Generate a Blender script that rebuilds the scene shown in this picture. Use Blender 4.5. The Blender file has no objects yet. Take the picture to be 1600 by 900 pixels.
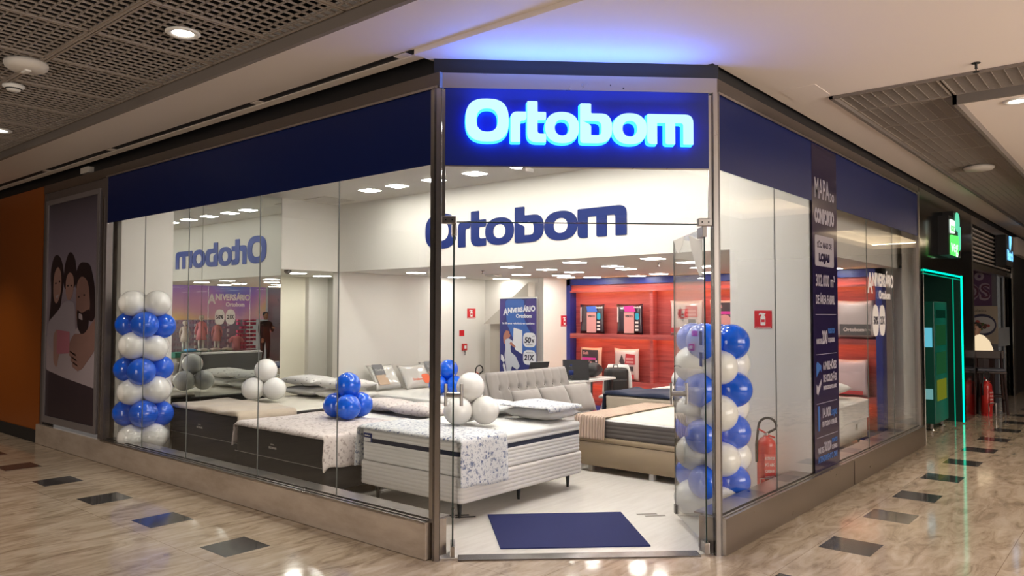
import bpy, bmesh, math, random
from mathutils import Vector, Matrix
random.seed(7)
S = bpy.context.scene
COL = S.collection
PI = math.pi
# ------------------------------------------------------------------ camera
cam_d = bpy.data.cameras.new('camera'); cam = bpy.data.objects.new('camera', cam_d); COL.objects.link(cam)
yaw, pitch, roll = 0.7013, 0.03557, 0.00173
fw = Vector((math.cos(yaw)*math.cos(pitch), math.sin(yaw)*math.cos(pitch), math.sin(pitch)))
rt = Vector((math.sin(yaw), -math.cos(yaw), 0)); up = rt.cross(fw)
r2 = rt*math.cos(roll)+up*math.sin(roll); u2 = -rt*math.sin(roll)+up*math.cos(roll)
M = Matrix((r2, u2, -fw)).transposed().to_4x4(); M.translation = (0, 0, 1.65)
cam.matrix_world = M
cam_d.sensor_width = 36; cam_d.lens = 36*1196.4/1600; cam_d.clip_start = .05; cam_d.clip_end = 200
S.camera = cam
# ------------------------------------------------------------------ world and exposure
w = bpy.data.worlds.new('mall_ambient'); S.world = w; w.use_nodes = True
bg = w.node_tree.nodes['Background']; bg.inputs[0].default_value = (.80, .74, .70, 1); bg.inputs[1].default_value = .26
S.view_settings.view_transform = 'Standard'; S.view_settings.look = 'None'
S.view_settings.exposure = 0.0; S.view_settings.gamma = 1.0
S.cycles.max_bounces = 8; S.cycles.transparent_max_bounces = 24; S.cycles.glossy_bounces = 5
S.cycles.caustics_reflective = False; S.cycles.caustics_refractive = False
S.cycles.sample_clamp_indirect = 4.0
try: S.cycles.use_denoising = True
except Exception: pass
# ------------------------------------------------------------------ lamps of the mall and the shop, plus added fill
def area(name, loc, sx, sy, power, col=(1, .93, .84), rot=(0, 0, 0), spread=PI):
    l = bpy.data.lights.new(name, 'AREA'); l.shape = 'RECTANGLE'; l.size = sx; l.size_y = sy
    l.energy = power; l.color = col; l.spread = spread
    o = bpy.data.objects.new(name, l); COL.objects.link(o); o.location = loc; o.rotation_euler = rot
    return o
def spot(name, loc, power, ang=100, col=(1, .88, .74), r=.07):
    l = bpy.data.lights.new(name, 'SPOT'); l.energy = power; l.color = col; l.spot_size = math.radians(ang)
    l.spot_blend = .8; l.shadow_soft_size = r
    o = bpy.data.objects.new(name, l); COL.objects.link(o); o.location = loc
    return o
MALL_SPOTS = [(2.31, 4.68), (2.42, 8.55), (7.44, .85), (2.3, 1.2), (4.4, -.6), (10.3, .6), (2.3, 12.4), (13.2, .7), (-.9, 3.2), (-.9, 7.0), (5.8, -2.6), (9.6, -2.2)]
for i, (x, y) in enumerate(MALL_SPOTS):
    spot('downlight_beam', (x, y, 3.34), 110)
area('walkway_fill', (-6, 4, 2.1), 8, 2.2, 430, (1, .90, .80), (0, -PI/2, 0)).data.shape = 'RECTANGLE'  # added fill areas out of view, brightening walkway, ceiling and shopfront
area('walkway_fill', (5.5, -5.2, 2.1), 7, 2.2, 430, (1, .90, .80), (PI/2, 0, PI*0))
for x, y in ((16.5, .4), (16.5, -2.5), (19.5, -1)):
    spot('downlight_beam_cool', (x, y, 3.34), 110*.45, col=(.75, .85, 1))
# ------------------------------------------------------------------ node materials
def mat(name, col, rough=.5, metal=0., spec=.5, **k):
    m = bpy.data.materials.new(name); m.use_nodes = True
    b = m.node_tree.nodes['Principled BSDF']
    b.inputs['Base Color'].default_value = (*col, 1); b.inputs['Roughness'].default_value = rough
    b.inputs['Metallic'].default_value = metal; b.inputs['Specular IOR Level'].default_value = spec
    if k.get('emit'):
        b.inputs['Emission Color'].default_value = (*k.get('ecol', col), 1); b.inputs['Emission Strength'].default_value = k['emit']
    if k.get('sheen'): b.inputs['Sheen Weight'].default_value = k['sheen']
    if k.get('coat'): b.inputs['Coat Weight'].default_value = k['coat']; b.inputs['Coat Roughness'].default_value = .05
    if k.get('sss'): b.inputs['Subsurface Weight'].default_value = k['sss']; b.inputs['Subsurface Radius'].default_value = (.1, .1, .1)
    return m
def nodes(m): return m.node_tree.nodes, m.node_tree.links, m.node_tree.nodes['Principled BSDF']
def tex_coord(m, scale=(1, 1, 1), kind='Object'):
    n, l, b = nodes(m); t = n.new('ShaderNodeTexCoord'); p = n.new('ShaderNodeMapping'); p.inputs['Scale'].default_value = scale
    l.new(t.outputs[kind], p.inputs['Vector']); return p.outputs[0]
def ramp(m, src, stops):
    n, l, b = nodes(m); r = n.new('ShaderNodeValToRGB'); e = r.color_ramp.elements
    while len(e) < len(stops): e.new(.5)
    for i, (p, c) in enumerate(stops): e[i].position = p; e[i].color = (*c, 1)
    l.new(src, r.inputs[0]); return r.outputs[0]
def noise(m, vec, scale, detail=4, rough=.5, dist=0):
    n, l, b = nodes(m); t = n.new('ShaderNodeTexNoise'); t.inputs['Scale'].default_value = scale; t.inputs['Detail'].default_value = detail
    t.inputs['Roughness'].default_value = rough; t.inputs['Distortion'].default_value = dist; l.new(vec, t.inputs['Vector']); return t.outputs[0]
def bump(m, src, strength=.2, dist=.01):
    n, l, b = nodes(m); t = n.new('ShaderNodeBump'); t.inputs['Strength'].default_value = strength; t.inputs['Distance'].default_value = dist
    l.new(src, t.inputs['Height']); l.new(t.outputs[0], b.inputs['Normal'])
def mixc(m, fac, a, bcol):
    n, l, b = nodes(m); t = n.new('ShaderNodeMix'); t.data_type = 'RGBA'
    if hasattr(fac, 'name'): l.new(fac, t.inputs[0])
    else: t.inputs[0].default_value = fac
    for s, i in ((a, 6), (bcol, 7)):
        if hasattr(s, 'name'): l.new(s, t.inputs[i])
        else: t.inputs[i].default_value = (*s, 1)
    return t.outputs[2]
def basecol(m, src): m.node_tree.links.new(src, nodes(m)[2].inputs['Base Color'])
def emis(name, col, st):
    m = bpy.data.materials.new(name); m.use_nodes = True; n = m.node_tree.nodes; n.clear()
    e = n.new('ShaderNodeEmission'); e.inputs[0].default_value = (*col, 1); e.inputs[1].default_value = st
    o = n.new('ShaderNodeOutputMaterial'); m.node_tree.links.new(e.outputs[0], o.inputs[0]); return m
def glass(name, tint=(.975, .985, .98), r0=.04, rough=0.0):
    m = bpy.data.materials.new(name); m.use_nodes = True; n = m.node_tree.nodes; l = m.node_tree.links; n.clear()
    tr = n.new('ShaderNodeBsdfTransparent'); tr.inputs[0].default_value = (*tint, 1)
    gl = n.new('ShaderNodeBsdfGlossy'); gl.inputs['Roughness'].default_value = rough; gl.inputs[0].default_value = (1, 1, 1, 1)
    lw = n.new('ShaderNodeLayerWeight'); lw.inputs[0].default_value = .5
    p = n.new('ShaderNodeMath'); p.operation = 'POWER'; p.inputs[1].default_value = 5; l.new(lw.outputs['Facing'], p.inputs[0])
    a = n.new('ShaderNodeMath'); a.operation = 'MULTIPLY_ADD'; a.inputs[1].default_value = 1-r0; a.inputs[2].default_value = r0; l.new(p.outputs[0], a.inputs[0])
    x = n.new('ShaderNodeMixShader'); l.new(a.outputs[0], x.inputs[0]); l.new(tr.outputs[0], x.inputs[1]); l.new(gl.outputs[0], x.inputs[2])
    o = n.new('ShaderNodeOutputMaterial'); l.new(x.outputs[0], o.inputs[0]); return m

def _marble():
    m = mat('beige_marble', (.40, .33, .26), .085, spec=.5)
    v = tex_coord(m, (1, 1, 1))
    n, l, b = nodes(m)
    mp = n.new('ShaderNodeMapping'); mp.inputs['Rotation'].default_value = (0, 0, .72+PI/2); mp.inputs['Scale'].default_value = (.9, 3.2, 1); l.new(v, mp.inputs[0])
    a = noise(m, mp.outputs[0], 2.6, 7, .62, 1.2)
    c1 = ramp(m, a, [(.30, (.27, .20, .14)), (.45, (.43, .335, .24)), (.58, (.53, .425, .32)), (.75, (.62, .515, .405))])
    bk = n.new('ShaderNodeTexBrick'); bk.offset = 0; bk.inputs['Scale'].default_value = 1; bk.inputs['Brick Width'].default_value = 1.09; bk.inputs['Row Height'].default_value = 1.09
    bk.inputs['Mortar Size'].default_value = .0022; bk.inputs['Color1'].default_value = (1, 1, 1, 1); bk.inputs['Color2'].default_value = (.93, .93, .93, 1); bk.inputs['Mortar'].default_value = (.55, .5, .45, 1)
    m2 = n.new('ShaderNodeMapping'); m2.inputs['Location'].default_value = (.62, .26, 0); l.new(v, m2.inputs[0]); l.new(m2.outputs[0], bk.inputs['Vector'])
    mu = n.new('ShaderNodeMix'); mu.data_type = 'RGBA'; mu.blend_type = 'MULTIPLY'; mu.inputs[0].default_value = 1; l.new(c1, mu.inputs[6]); l.new(bk.outputs[0], mu.inputs[7])
    basecol(m, mu.outputs[2])
    bump(m, noise(m, v, 5.5, 2, .5), .045, .012)
    return m
def _darktile():
    m = mat('dark_stone_inlay', (.05, .048, .046), .08)
    v = tex_coord(m); a = noise(m, v, 9, 6, .6, 1.5)
    basecol(m, ramp(m, a, [(.35, (.028, .026, .026)), (.6, (.075, .07, .066)), (.8, (.15, .14, .13))])); return m
def _vinyl():
    m = mat('white_oak_vinyl', (.6, .56, .5), .32)
    n, l, b = nodes(m); t = n.new('ShaderNodeTexCoord'); mp = n.new('ShaderNodeMapping'); mp.inputs['Scale'].default_value = (1.2, 9, 1); mp.inputs['Rotation'].default_value = (0, 0, .35)
    l.new(t.outputs['Object'], mp.inputs[0]); a = noise(m, mp.outputs[0], 2.2, 7, .6, .5)
    basecol(m, ramp(m, a, [(.3, (.70, .655, .60)), (.5, (.76, .72, .665)), (.72, (.81, .775, .725))])); return m
def _brushed(name, col, rough, sc=(2, 2, 60)):
    m = mat(name, col, rough, 1.0)
    v = tex_coord(m, (1, 1, 1)); a = noise(m, v, 7, 5, .6)
    n, l, b = nodes(m); mr = n.new('ShaderNodeMapRange'); mr.inputs['To Min'].default_value = rough*.9; mr.inputs['To Max'].default_value = rough*1.15; l.new(a, mr.inputs[0]); l.new(mr.outputs[0], b.inputs['Roughness'])
    return m
def _granite():
    m = mat('taupe_polished_panel', (.30, .25, .21), .22, .25)
    v = tex_coord(m, (1, .6, 2)); a = noise(m, v, 3, 6, .65)
    basecol(m, ramp(m, a, [(.3, (.42, .345, .285)), (.55, (.56, .47, .395)), (.8, (.64, .545, .465))])); return m
def _fabricpat(name, base, pats, scale, rough=.9):
    m = mat(name, base, rough, sheen=.2); n, l, b = nodes(m)
    v = tex_coord(m); cur = base
    for i, (col, sc, lo, hi) in enumerate(pats):
        vo = n.new('ShaderNodeTexVoronoi'); vo.inputs['Scale'].default_value = scale*sc
        wv = n.new('ShaderNodeMapping'); wv.inputs['Location'].default_value = (i*3.1, i*1.7, i*2.3); l.new(v, wv.inputs[0])
        nn = n.new('ShaderNodeTexNoise'); nn.inputs['Scale'].default_value = scale*sc*1.6; l.new(wv.outputs[0], nn.inputs['Vector'])
        ad = n.new('ShaderNodeMix'); ad.data_type = 'VECTOR'; ad.inputs[0].default_value = .06; l.new(wv.outputs[0], ad.inputs[4]); l.new(nn.outputs['Color'], ad.inputs[5])
        l.new(ad.outputs[1], vo.inputs['Vector'])
        mr = n.new('ShaderNodeMapRange'); mr.inputs['From Min'].default_value = lo; mr.inputs['From Max'].default_value = hi; mr.inputs['To Min'].default_value = 1; mr.inputs['To Max'].default_value = 0
        l.new(vo.outputs['Distance'], mr.inputs[0])
        cur = mixc(m, mr.outputs[0], cur, col)
    basecol(m, cur); bump(m, noise(m, v, 300, 2), .2, .001); return m
def _redwood():
    m = mat('red_wood_boards', (.5, .10, .06), .35)
    n, l, b = nodes(m); t = n.new('ShaderNodeTexCoord'); mp = n.new('ShaderNodeMapping'); mp.inputs['Scale'].default_value = (1, .7, 12); l.new(t.outputs['Object'], mp.inputs[0])
    a = noise(m, mp.outputs[0], 1.6, 6, .6, 1.3)
    basecol(m, ramp(m, a, [(.3, (.22, .036, .040)), (.5, (.35, .062, .060)), (.7, (.43, .10, .085))])); return m
MT = {}
MT['marble'] = _marble(); MT['darktile'] = _darktile(); MT['vinyl'] = _vinyl()
MT['wall'] = mat('warm_white_paint', (.72, .695, .645), .6)
MT['mirrorwall'] = mat('mirror_silver', (.86, .90, .86), .0, 1.0)
MT['ceil'] = mat('mall_gypsum', (.86, .79, .74), .65)
MT['shopceil'] = mat('shop_gypsum', (.78, .75, .69), .7)
MT['steel'] = _brushed('scuffed_stainless', (.47, .44, .42), .28)
MT['steel_dark'] = _brushed('dark_stainless', (.22, .205, .20), .25)
MT['satin'] = mat('satin_aluminium', (.30, .27, .28), .4, .5)
MT['granite'] = _granite()
MT['black'] = mat('black_paint', (.008, .008, .01), .5)
MT['rubber'] = mat('black_rubber', (.012, .012, .013), .55)
MT['navyfilm'] = mat('navy_film', (.0045, .012, .080), .35, spec=.22)
MT['navysign'] = mat('navy_acrylic_sign', (.003, .012, .12), .35)
MT['navytext'] = mat('navy_vinyl_letter', (.007, .020, .125), .5, spec=.25)
MT['navymat'] = mat('navy_carpet', (.011, .017, .10), .95)
bump(MT['navymat'], noise(MT['navymat'], tex_coord(MT['navymat']), 180, 2), .5, .004)
MT['glass'] = glass('clear_glass', (.985, .992, .988), .03)
MT['doorglass'] = glass('door_glass', (.96, .975, .97), .07)
MT['edge'] = mat('dark_glass_edge', (.015, .03, .028), .15)
MT['joint'] = mat('clear_silicone_joint', (.16, .17, .16), .4)
MT['grille'] = mat('grille_metal', (.33, .28, .24), .6)
MT['grillerim'] = mat('grille_rim_paint', (.20, .17, .15), .6)
MT['plenum'] = mat('dark_plenum', (.006, .005, .005), .9)
MT['white'] = mat('white_plastic', (.8, .79, .76), .35)
MT['offwhite'] = mat('off_white_paint', (.62, .58, .53), .5)
MT['orange'] = mat('orange_laminate', (.30, .075, .006), .3, spec=.25)
MT['blueballoon'] = mat('blue_balloon_latex', (.006, .12, .80), .14, coat=.5)
MT['whiteballoon'] = mat('white_balloon_latex', (.92, .91, .88), .2, coat=.4, sss=.2)
MT['lamp'] = emis('lamp_panel', (1, .96, .88), 66)
MT['lampfill'] = emis('entrance_fill_panel', (1, .96, .88), 90)  # unseen panels, emission raised to brighten the entrance and bed zone
MT['lamplow'] = emis('low_ceiling_lamp_panel', (1, .96, .88), 46)
MT['lampround'] = emis('round_lamp', (1, .93, .82), 9)
MT['red'] = mat('red_enamel', (.50, .018, .015), .3, coat=.3)
MT['signred'] = mat('red_sign', (.55, .012, .02), .4)
MT['mattress'] = mat('white_knit_mattress', (.80, .79, .775), .9)
MT['matbase'] = mat('light_grey_bed_base', (.74, .71, .69), .9)
MT['navyband'] = mat('navy_band', (.010, .014, .035), .8)
MT['brownbed'] = mat('dark_brown_suede', (.012, .009, .008), .75, sheen=.1)
MT['grey'] = mat('grey_tufted_linen', (.29, .265, .25), .92, sheen=.3)
MT['greyseat'] = mat('grey_linen_seat', (.37, .34, .33), .92, sheen=.3)
MT['tan'] = mat('tan_leatherette', (.30, .225, .145), .45)
MT['charcoal'] = mat('charcoal_knit', (.095, .082, .076), .9)
MT['cream'] = mat('cream_knit', (.62, .54, .43), .9)
MT['knit'] = mat('peach_knit_throw', (.70, .52, .41), .95)
MT['navyvelvet'] = mat('navy_velvet', (.005, .014, .05), .8, sheen=.08)
MT['beigethrow'] = mat('beige_plush_throw', (.60, .50, .39), .95, sheen=.5)
MT['sheet'] = mat('ivory_bedspread', (.78, .74, .65), .95)
MT['whitesheet'] = mat('white_sheet', (.82, .80, .76), .95)
MT['floral'] = _fabricpat('blue_grey_floral', (.76, .77, .79), [((.12, .16, .30), 1, .18, .42), ((.30, .34, .44), 1.7, .18, .40), ((.68, .69, .71), .8, .0, .2)], 24)
MT['pinkfloral'] = _fabricpat('rose_beige_floral', (.76, .68, .65), [((.46, .38, .36), 1, .28, .40), ((.72, .62, .58), 1., .0, .28), ((.52, .44, .42), 2.2, .1, .3)], 24)
MT['squiggle'] = _fabricpat('white_scribble_quilt', (.82, .81, .79), [((.22, .21, .21), 1.0, .06, .16)], 9)
MT['pillowprint'] = _fabricpat('grey_print_pillow', (.80, .78, .75), [((.22, .21, .20), 1.0, .10, .26)], 13)
MT['redwood'] = _redwood(); MT['wall_pink'] = mat('warm_white_paint', (.80, .765, .70), .6)
MT['bluetrim'] = mat('royal_blue_trim', (.015, .025, .19), .35)
MT['led'] = emis('warm_led_strip', (1, .42, .10), 26); MT['cove'] = emis('cove_strip', (1, .80, .55), 110)
MT['skin'] = mat('skin', (.42, .24, .17), .5, sss=.1)
MT['darkshop'] = _brushed('black_mirror_steel', (.10, .10, .105), .12)
MT['neon'] = emis('green_neon', (.0, .80, .48), 1.9)
MT['neonsoft'] = emis('green_neon_dim', (.0, .50, .28), .8)
# ------------------------------------------------------------------ mesh helpers
class MB:
    def __init__(s): s.v = []; s.f = []; s.m = []
    def add(s, vs, fs, mi=0):
        o = len(s.v); s.v += [tuple(v) for v in vs]; s.f += [tuple(i+o for i in f) for f in fs]; s.m += [mi]*len(fs); return s
    def box(s, a, b, mi=0):
        (x0, y0, z0), (x1, y1, z1) = a, b
        x0, x1 = sorted((x0, x1)); y0, y1 = sorted((y0, y1)); z0, z1 = sorted((z0, z1))
        return s.add([(x0,y0,z0),(x1,y0,z0),(x1,y1,z0),(x0,y1,z0),(x0,y0,z1),(x1,y0,z1),(x1,y1,z1),(x0,y1,z1)],
              [(0,3,2,1),(4,5,6,7),(0,1,5,4),(1,2,6,5),(2,3,7,6),(3,0,4,7)], mi)
    def obox(s, M, a, b, mi=0):
        t = MB().box(a, b); return s.add([M @ Vector(v) for v in t.v], t.f, mi)
    def tube(s, path, r, n=10, mi=0, cap=True):
        P = [Vector(p) for p in path]; R = r if isinstance(r, (list, tuple)) else [r]*len(P); rings = []
        u = None
        for i, p in enumerate(P):
            d = (P[min(i+1, len(P)-1)]-P[max(i-1, 0)]).normalized()
            if u is None: u = d.orthogonal().normalized()
            u = (u-d*u.dot(d)).normalized(); q = d.cross(u)
            rings.append([p+(u*math.cos(2*PI*k/n)+q*math.sin(2*PI*k/n))*R[i] for k in range(n)])
        vs = [v for g in rings for v in g]; fs = []
        for i in range(len(P)-1):
            for k in range(n): fs.append((i*n+k, i*n+(k+1) % n, (i+1)*n+(k+1) % n, (i+1)*n+k))
        if cap: fs.append(tuple(range(n-1, -1, -1))); fs.append(tuple((len(P)-1)*n+k for k in range(n)))
        return s.add(vs, fs, mi)
    def lathe(s, prof, c=(0, 0, 0), n=24, mi=0, M=None):
        vs = []; fs = []
        for r, z in prof:
            for k in range(n):
                v = Vector((r*math.cos(2*PI*k/n), r*math.sin(2*PI*k/n), z)); v = (M @ v) if M else v+Vector(c); vs.append(v)
        for i in range(len(prof)-1):
            for k in range(n): fs.append((i*n+k, i*n+(k+1) % n, (i+1)*n+(k+1) % n, (i+1)*n+k))
        fs.append(tuple(range(n-1, -1, -1))); fs.append(tuple((len(prof)-1)*n+k for k in range(n)))
        return s.add(vs, fs, mi)
    def poly(s, pts, M, d=.0, mi=0):
        vs = [M @ Vector((x, y, d)) for x, y in pts]; return s.add(vs, [tuple(range(len(vs)))], mi)
    def prism(s, pts, M, d0, d1, mi=0):
        n = len(pts); vs = [M @ Vector((x, y, d0)) for x, y in pts]+[M @ Vector((x, y, d1)) for x, y in pts]
        fs = [tuple(range(n-1, -1, -1)), tuple(range(n, 2*n))]+[(i, (i+1) % n, n+(i+1) % n, n+i) for i in range(n)]
        return s.add(vs, fs, mi)
    def build(s, name, m, parent=None, smooth=False, bev=0, seg=2, auto=False):
        me = bpy.data.meshes.new(name); me.from_pydata(s.v, [], s.f); ms = m if isinstance(m, (list, tuple)) else [m]
        for x in ms: me.materials.append(x)
        for p, i in zip(me.polygons, s.m): p.material_index = i
        o = bpy.data.objects.new(name, me); COL.objects.link(o)
        if smooth:
            for p in me.polygons: p.use_smooth = True
        if bev:
            b = o.modifiers.new('bevel', 'BEVEL'); b.width = bev; b.segments = seg; b.limit_method = 'ANGLE'; b.angle_limit = .7
        if parent: o.parent = parent
        return o
def thing(name, label, cat, loc=(0, 0, 0), rz=0, group=None):
    o = bpy.data.objects.new(name, None); COL.objects.link(o); o.location = loc; o.rotation_euler = (0, 0, rz)
    o.empty_display_size = .1
    o['label'] = label; o['category'] = cat
    if group: o['group'] = group
    return o
def tag(o, label, cat, group=None, kind=None):
    o['label'] = label; o['category'] = cat
    if group: o['group'] = group
    if kind: o['kind'] = kind
    return o
def st(name, label=None, loc=(0, 0, 0), mesh=None, cat=None):
    o = mesh if mesh else bpy.data.objects.new(name, None)
    if not mesh: COL.objects.link(o); o.location = loc
    o['kind'] = 'structure'
    if label: o['label'] = label
    if cat: o['category'] = cat
    return o
def keep(child, parent):                       # parent while geometry was built in world coordinates
    child.parent = parent; child.matrix_parent_inverse = Matrix.Translation(-Vector(parent.location)) if not parent.rotation_euler.z else (Matrix.Translation(parent.location) @ Matrix.Rotation(parent.rotation_euler.z, 4, 'Z')).inverted()
    return child
def frame(o, u, v=(0, 0, 1)):
    u = Vector(u).normalized(); v = Vector(v).normalized(); n = u.cross(v); M = Matrix((u, v, n)).transposed().to_4x4(); M.translation = o; return M
def text(name, s, F, x, y, size, m, parent=None, bold=0., ext=.0008, sx=1., align='LEFT', shear=0., d=.001, maxw=None):
    c = bpy.data.curves.new(name, 'FONT'); c.body = s; c.size = size; c.extrude = ext; c.offset = bold; c.align_x = align; c.shear = shear; c.resolution_u = 3
    o = bpy.data.objects.new(name, c); COL.objects.link(o)
    bpy.context.view_layer.update(); dg = bpy.context.evaluated_depsgraph_get(); me = bpy.data.meshes.new_from_object(o.evaluated_get(dg))
    bpy.data.objects.remove(o)
    if maxw:
        xs = [v.co.x for v in me.vertices]; wd = max(xs)-min(xs); sx = maxw/wd if wd else 1
    T = F @ Matrix.Translation((x, y, d)) @ Matrix.Diagonal((sx, 1, 1, 1)); me.transform(T); me.materials.clear(); me.materials.append(m)
    r = bpy.data.objects.new(name, me); COL.objects.link(r)
    if parent: keep(r, parent)
    return r
def arc(cx, cy, r, a0, a1, n=6, ry=None):
    ry = r if ry is None else ry
    return [(cx+r*math.cos(a0+(a1-a0)*i/n), cy+ry*math.sin(a0+(a1-a0)*i/n)) for i in range(n+1)]
def rpoly(pts, rad):                            # polygon with rounded corners
    out = []; n = len(pts); rad = rad if isinstance(rad, (list, tuple)) else [rad]*n
    for i in range(n):
        p = Vector(pts[i]); a = Vector(pts[i-1]); b = Vector(pts[(i+1) % n]); r = rad[i]
        if r <= 0: out.append(tuple(p)); continue
        da = (a-p); db = (b-p); la = min(r, da.length*.49); lb = min(r, db.length*.49); pa = p+da.normalized()*la; pb = p+db.normalized()*lb
        for k in range(6):
            t = k/5; q = pa*(1-t)**2+p*2*t*(1-t)+pb*t*t; out.append((q.x, q.y))
    return out
def sup(cx, cy, rx, ry, e=2.6, n=36):
    o = []
    for i in range(n):
        t = 2*PI*i/n; c, s_ = math.cos(t), math.sin(t); o.append((cx+rx*abs(c)**(2/e)*(1 if c >= 0 else -1), cy+ry*abs(s_)**(2/e)*(1 if s_ >= 0 else -1)))
    return o
def flat(name, loops, F, ext, m, parent=None, sx=1., sy=1., ox=0., oy=0., d=0., m2=None, off=0.):
    c = bpy.data.curves.new(name, 'CURVE'); c.dimensions = '2D'; c.fill_mode = 'BOTH'; c.extrude = ext; c.offset = off
    for lp in loops:
        sp = c.splines.new('POLY'); sp.points.add(len(lp)-1); sp.use_cyclic_u = True
        for i, (x, y) in enumerate(lp): sp.points[i].co = (x*sx+ox, y*sy+oy, 0, 1)
    o = bpy.data.objects.new(name, c); COL.objects.link(o); bpy.context.view_layer.update(); dg = bpy.context.evaluated_depsgraph_get(); me = bpy.data.meshes.new_from_object(o.evaluated_get(dg)); bpy.data.objects.remove(o)
    me.materials.clear(); me.materials.append(m)
    if m2:
        me.materials.append(m2)
        for p in me.polygons:
            if p.normal.z < .5: p.material_index = 1
    me.transform(F @ Matrix.Translation((0, 0, d)))
    r = bpy.data.objects.new(name, me); COL.objects.link(r)
    if parent: keep(r, parent)
    return r
def copy_tree(o, parent=None):
    c = o.copy(); COL.objects.link(c)
    if parent: c.parent = parent
    for ch in list(o.children): copy_tree(ch, c)
    return c
# the wide rounded lettering of the sign, one outline list per letter (cap height 1)
GLY = [
 ('O', [sup(.513, .5, .513, .5, 2.7), sup(.513, .5, .255, .27, 2.4)[::-1]]),
 ('r', [rpoly([(1.07, 0), (1.30, 0), (1.30, .50), (1.40, .50), (1.447, .55), (1.447, .71), (1.07, .71)], [.03, .03, .05, .03, .03, .02, .16])]),
 ('t', [rpoly([(1.463, .96), (1.463, 0), (1.918, 0), (1.918, .205), (1.715, .205), (1.715, .515), (1.918, .515), (1.918, .71), (1.715, .71), (1.715, .96)], [.03, .22, .03, .03, .07, .02, .06, .03, .02, .03])]),
 ('o', [sup(2.302, .355, .408, .365, 2.3), sup(2.302, .355, .175, .185, 2.2)[::-1]]),
 ('b', [rpoly([(2.733, .93), (2.733, 0), (3.51, 0), (3.51, .70), (3.0, .70), (3.0, .93)], [.03, .08, .36, .36, .03, .03]), rpoly([(2.80, .52), (3.0, .42), (3.0, .19), (3.25, .19), (3.25, .52)], [.0, .05, .0, .10, .14])[::-1]]),
 ('o', [sup(3.937, .355, .415, .365, 2.3), sup(3.937, .355, .175, .185, 2.2)[::-1]]),
 ('m', [rpoly([(4.357, .71), (4.357, 0), (4.60, 0), (4.60, .50), (4.80, .50), (4.80, 0), (5.04, 0), (5.04, .50), (5.235, .50), (5.235, 0), (5.486, 0), (5.486, .71)], [.03, .12, .02, .0, .0, .06, .02, .0, .06, .02, .02, .20])]),
]
def logo(F, W, Hc, m, parent, ext, d=0., m2=None, off=0.):
    sx = W/5.486
    for ch, lp in GLY: flat('letter', lp, F, ext, m, parent, sx, Hc, 0, 0, d, m2, off)
# ------------------------------------------------------------------ setting: floors
AX, AY, BX, BY = 3.636, 3.75, 4.992, 2.335
D2 = Vector((BX-AX, BY-AY, 0)); WID = D2.length; D2.normalize(); N2 = Vector((D2.y, -D2.x, 0))
FC = frame((AX, AY, 0), D2)
def kb(mb, name, m, parent, **k): o = mb.build(name, m, None, **k); keep(o, parent); return o
shop_poly = [(3.66, 9.2), (3.66, AY+.02), (AX+.03, AY+.02), (BX, BY+.04), (10.95, BY+.04), (11.05, BY+.04), (11.05, 9.2)]
fl = MB().box((-7, -7, -.1), (24, 16, 0)).build('floor', MT['marble']); st('', 'polished beige marble floor of the mall walkway', mesh=fl)
TL = [(2.77, 8.20), (2.77, 7.09), (2.77, 5.99), (2.77, 4.89), (2.77, 9.32), (2.77, 10.42), (2.77, 11.52),
      (4.56, 1.55), (5.64, 1.55), (6.71, 1.55), (7.62, 1.55), (8.68, 1.55), (9.74, 1.55), (10.80, 1.55), (11.86, 1.55), (12.92, 1.55), (13.98, 1.55), (15.04, 1.55), (16.1, 1.55)]
tm = MB().box((0, 0, 0), (.345, .345, .0018)).build('inlay_tile', MT['darktile'])
for i, (x, y) in enumerate(TL):
    o = tm if i == 0 else tm.copy()
    if i: COL.objects.link(o)
    o.location = (x, y, 0); o.parent = fl
q = MB().prism([(3.66, 12.2), (3.66, AY+.03), (AX+.05, AY+.01), (BX+.02, BY+.04), (11.2, BY+.04), (11.2, 12.2)], Matrix(), .0005, .004).build('floor', MT['vinyl']); st('', 'pale wood-look vinyl floor inside the shop', mesh=q)
# threshold strip of the entrance
th = MB().obox(FC, (.16, .002, -.02), (WID-.12, .008, .10)); 
th = MB(); th.add([FC @ Vector(p) for p in [(.16, .0, -.10), (WID-.14, .0, -.10), (WID-.14, .0, .015), (.16, .0, .015), (.16, .010, -.10), (WID-.14, .010, -.10), (WID-.14, .010, .015), (.16, .010, .015)]], [(0,3,2,1),(4,5,6,7),(0,1,5,4),(1,2,6,5),(2,3,7,6),(3,0,4,7)])
st('', 'grey metal threshold strip across the shop entrance', mesh=th.build('trim_1', MT['steel_dark']))
# ------------------------------------------------------------------ mall ceiling
ZC, ZT = 3.42, 3.314
ce = st('ceiling', 'mall ceiling of plaster soffits')
def slab(name, pts, z0, z1, m, parent): return kb(MB().prism(pts, Matrix(), z0, z1), name, m, parent)
slab('soffit', [(2.80, 3.0), (2.80, 14.5), (3.50, 14.5), (3.50, 2.2), (2.8, 1.2)][::-1], 3.455, 3.54, MT['ceil'], ce)
slab('soffit', [(3.555, 3.9), (3.555, 14.5), (AX, 14.5), (AX, AY+.02)][::-1], 3.44, 3.54, MT['ceil'], ce)
for pts in ([(3.50, -1), (6.33, -1), (6.33, 2.0), (3.50, 2.0)], [(3.50, 2.0), (BX-.02, 2.0), (BX-.02, AY+.08), (3.50, AY+.08)], [(BX-.02, 2.0), (24, 2.0), (24, BY+.02), (BX-.02, BY+.02)]): slab('soffit', pts, ZC, 3.54, MT['ceil'], ce)
kb(MB().box((3.49, 3.85, 3.45), (3.565, 14.5, 3.50)), 'slot_recess', MT['black'], ce)
for y0, y1 in ((3.95, 4.02), (5.70, 8.6), (8.75, 12.0)): pass
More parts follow.
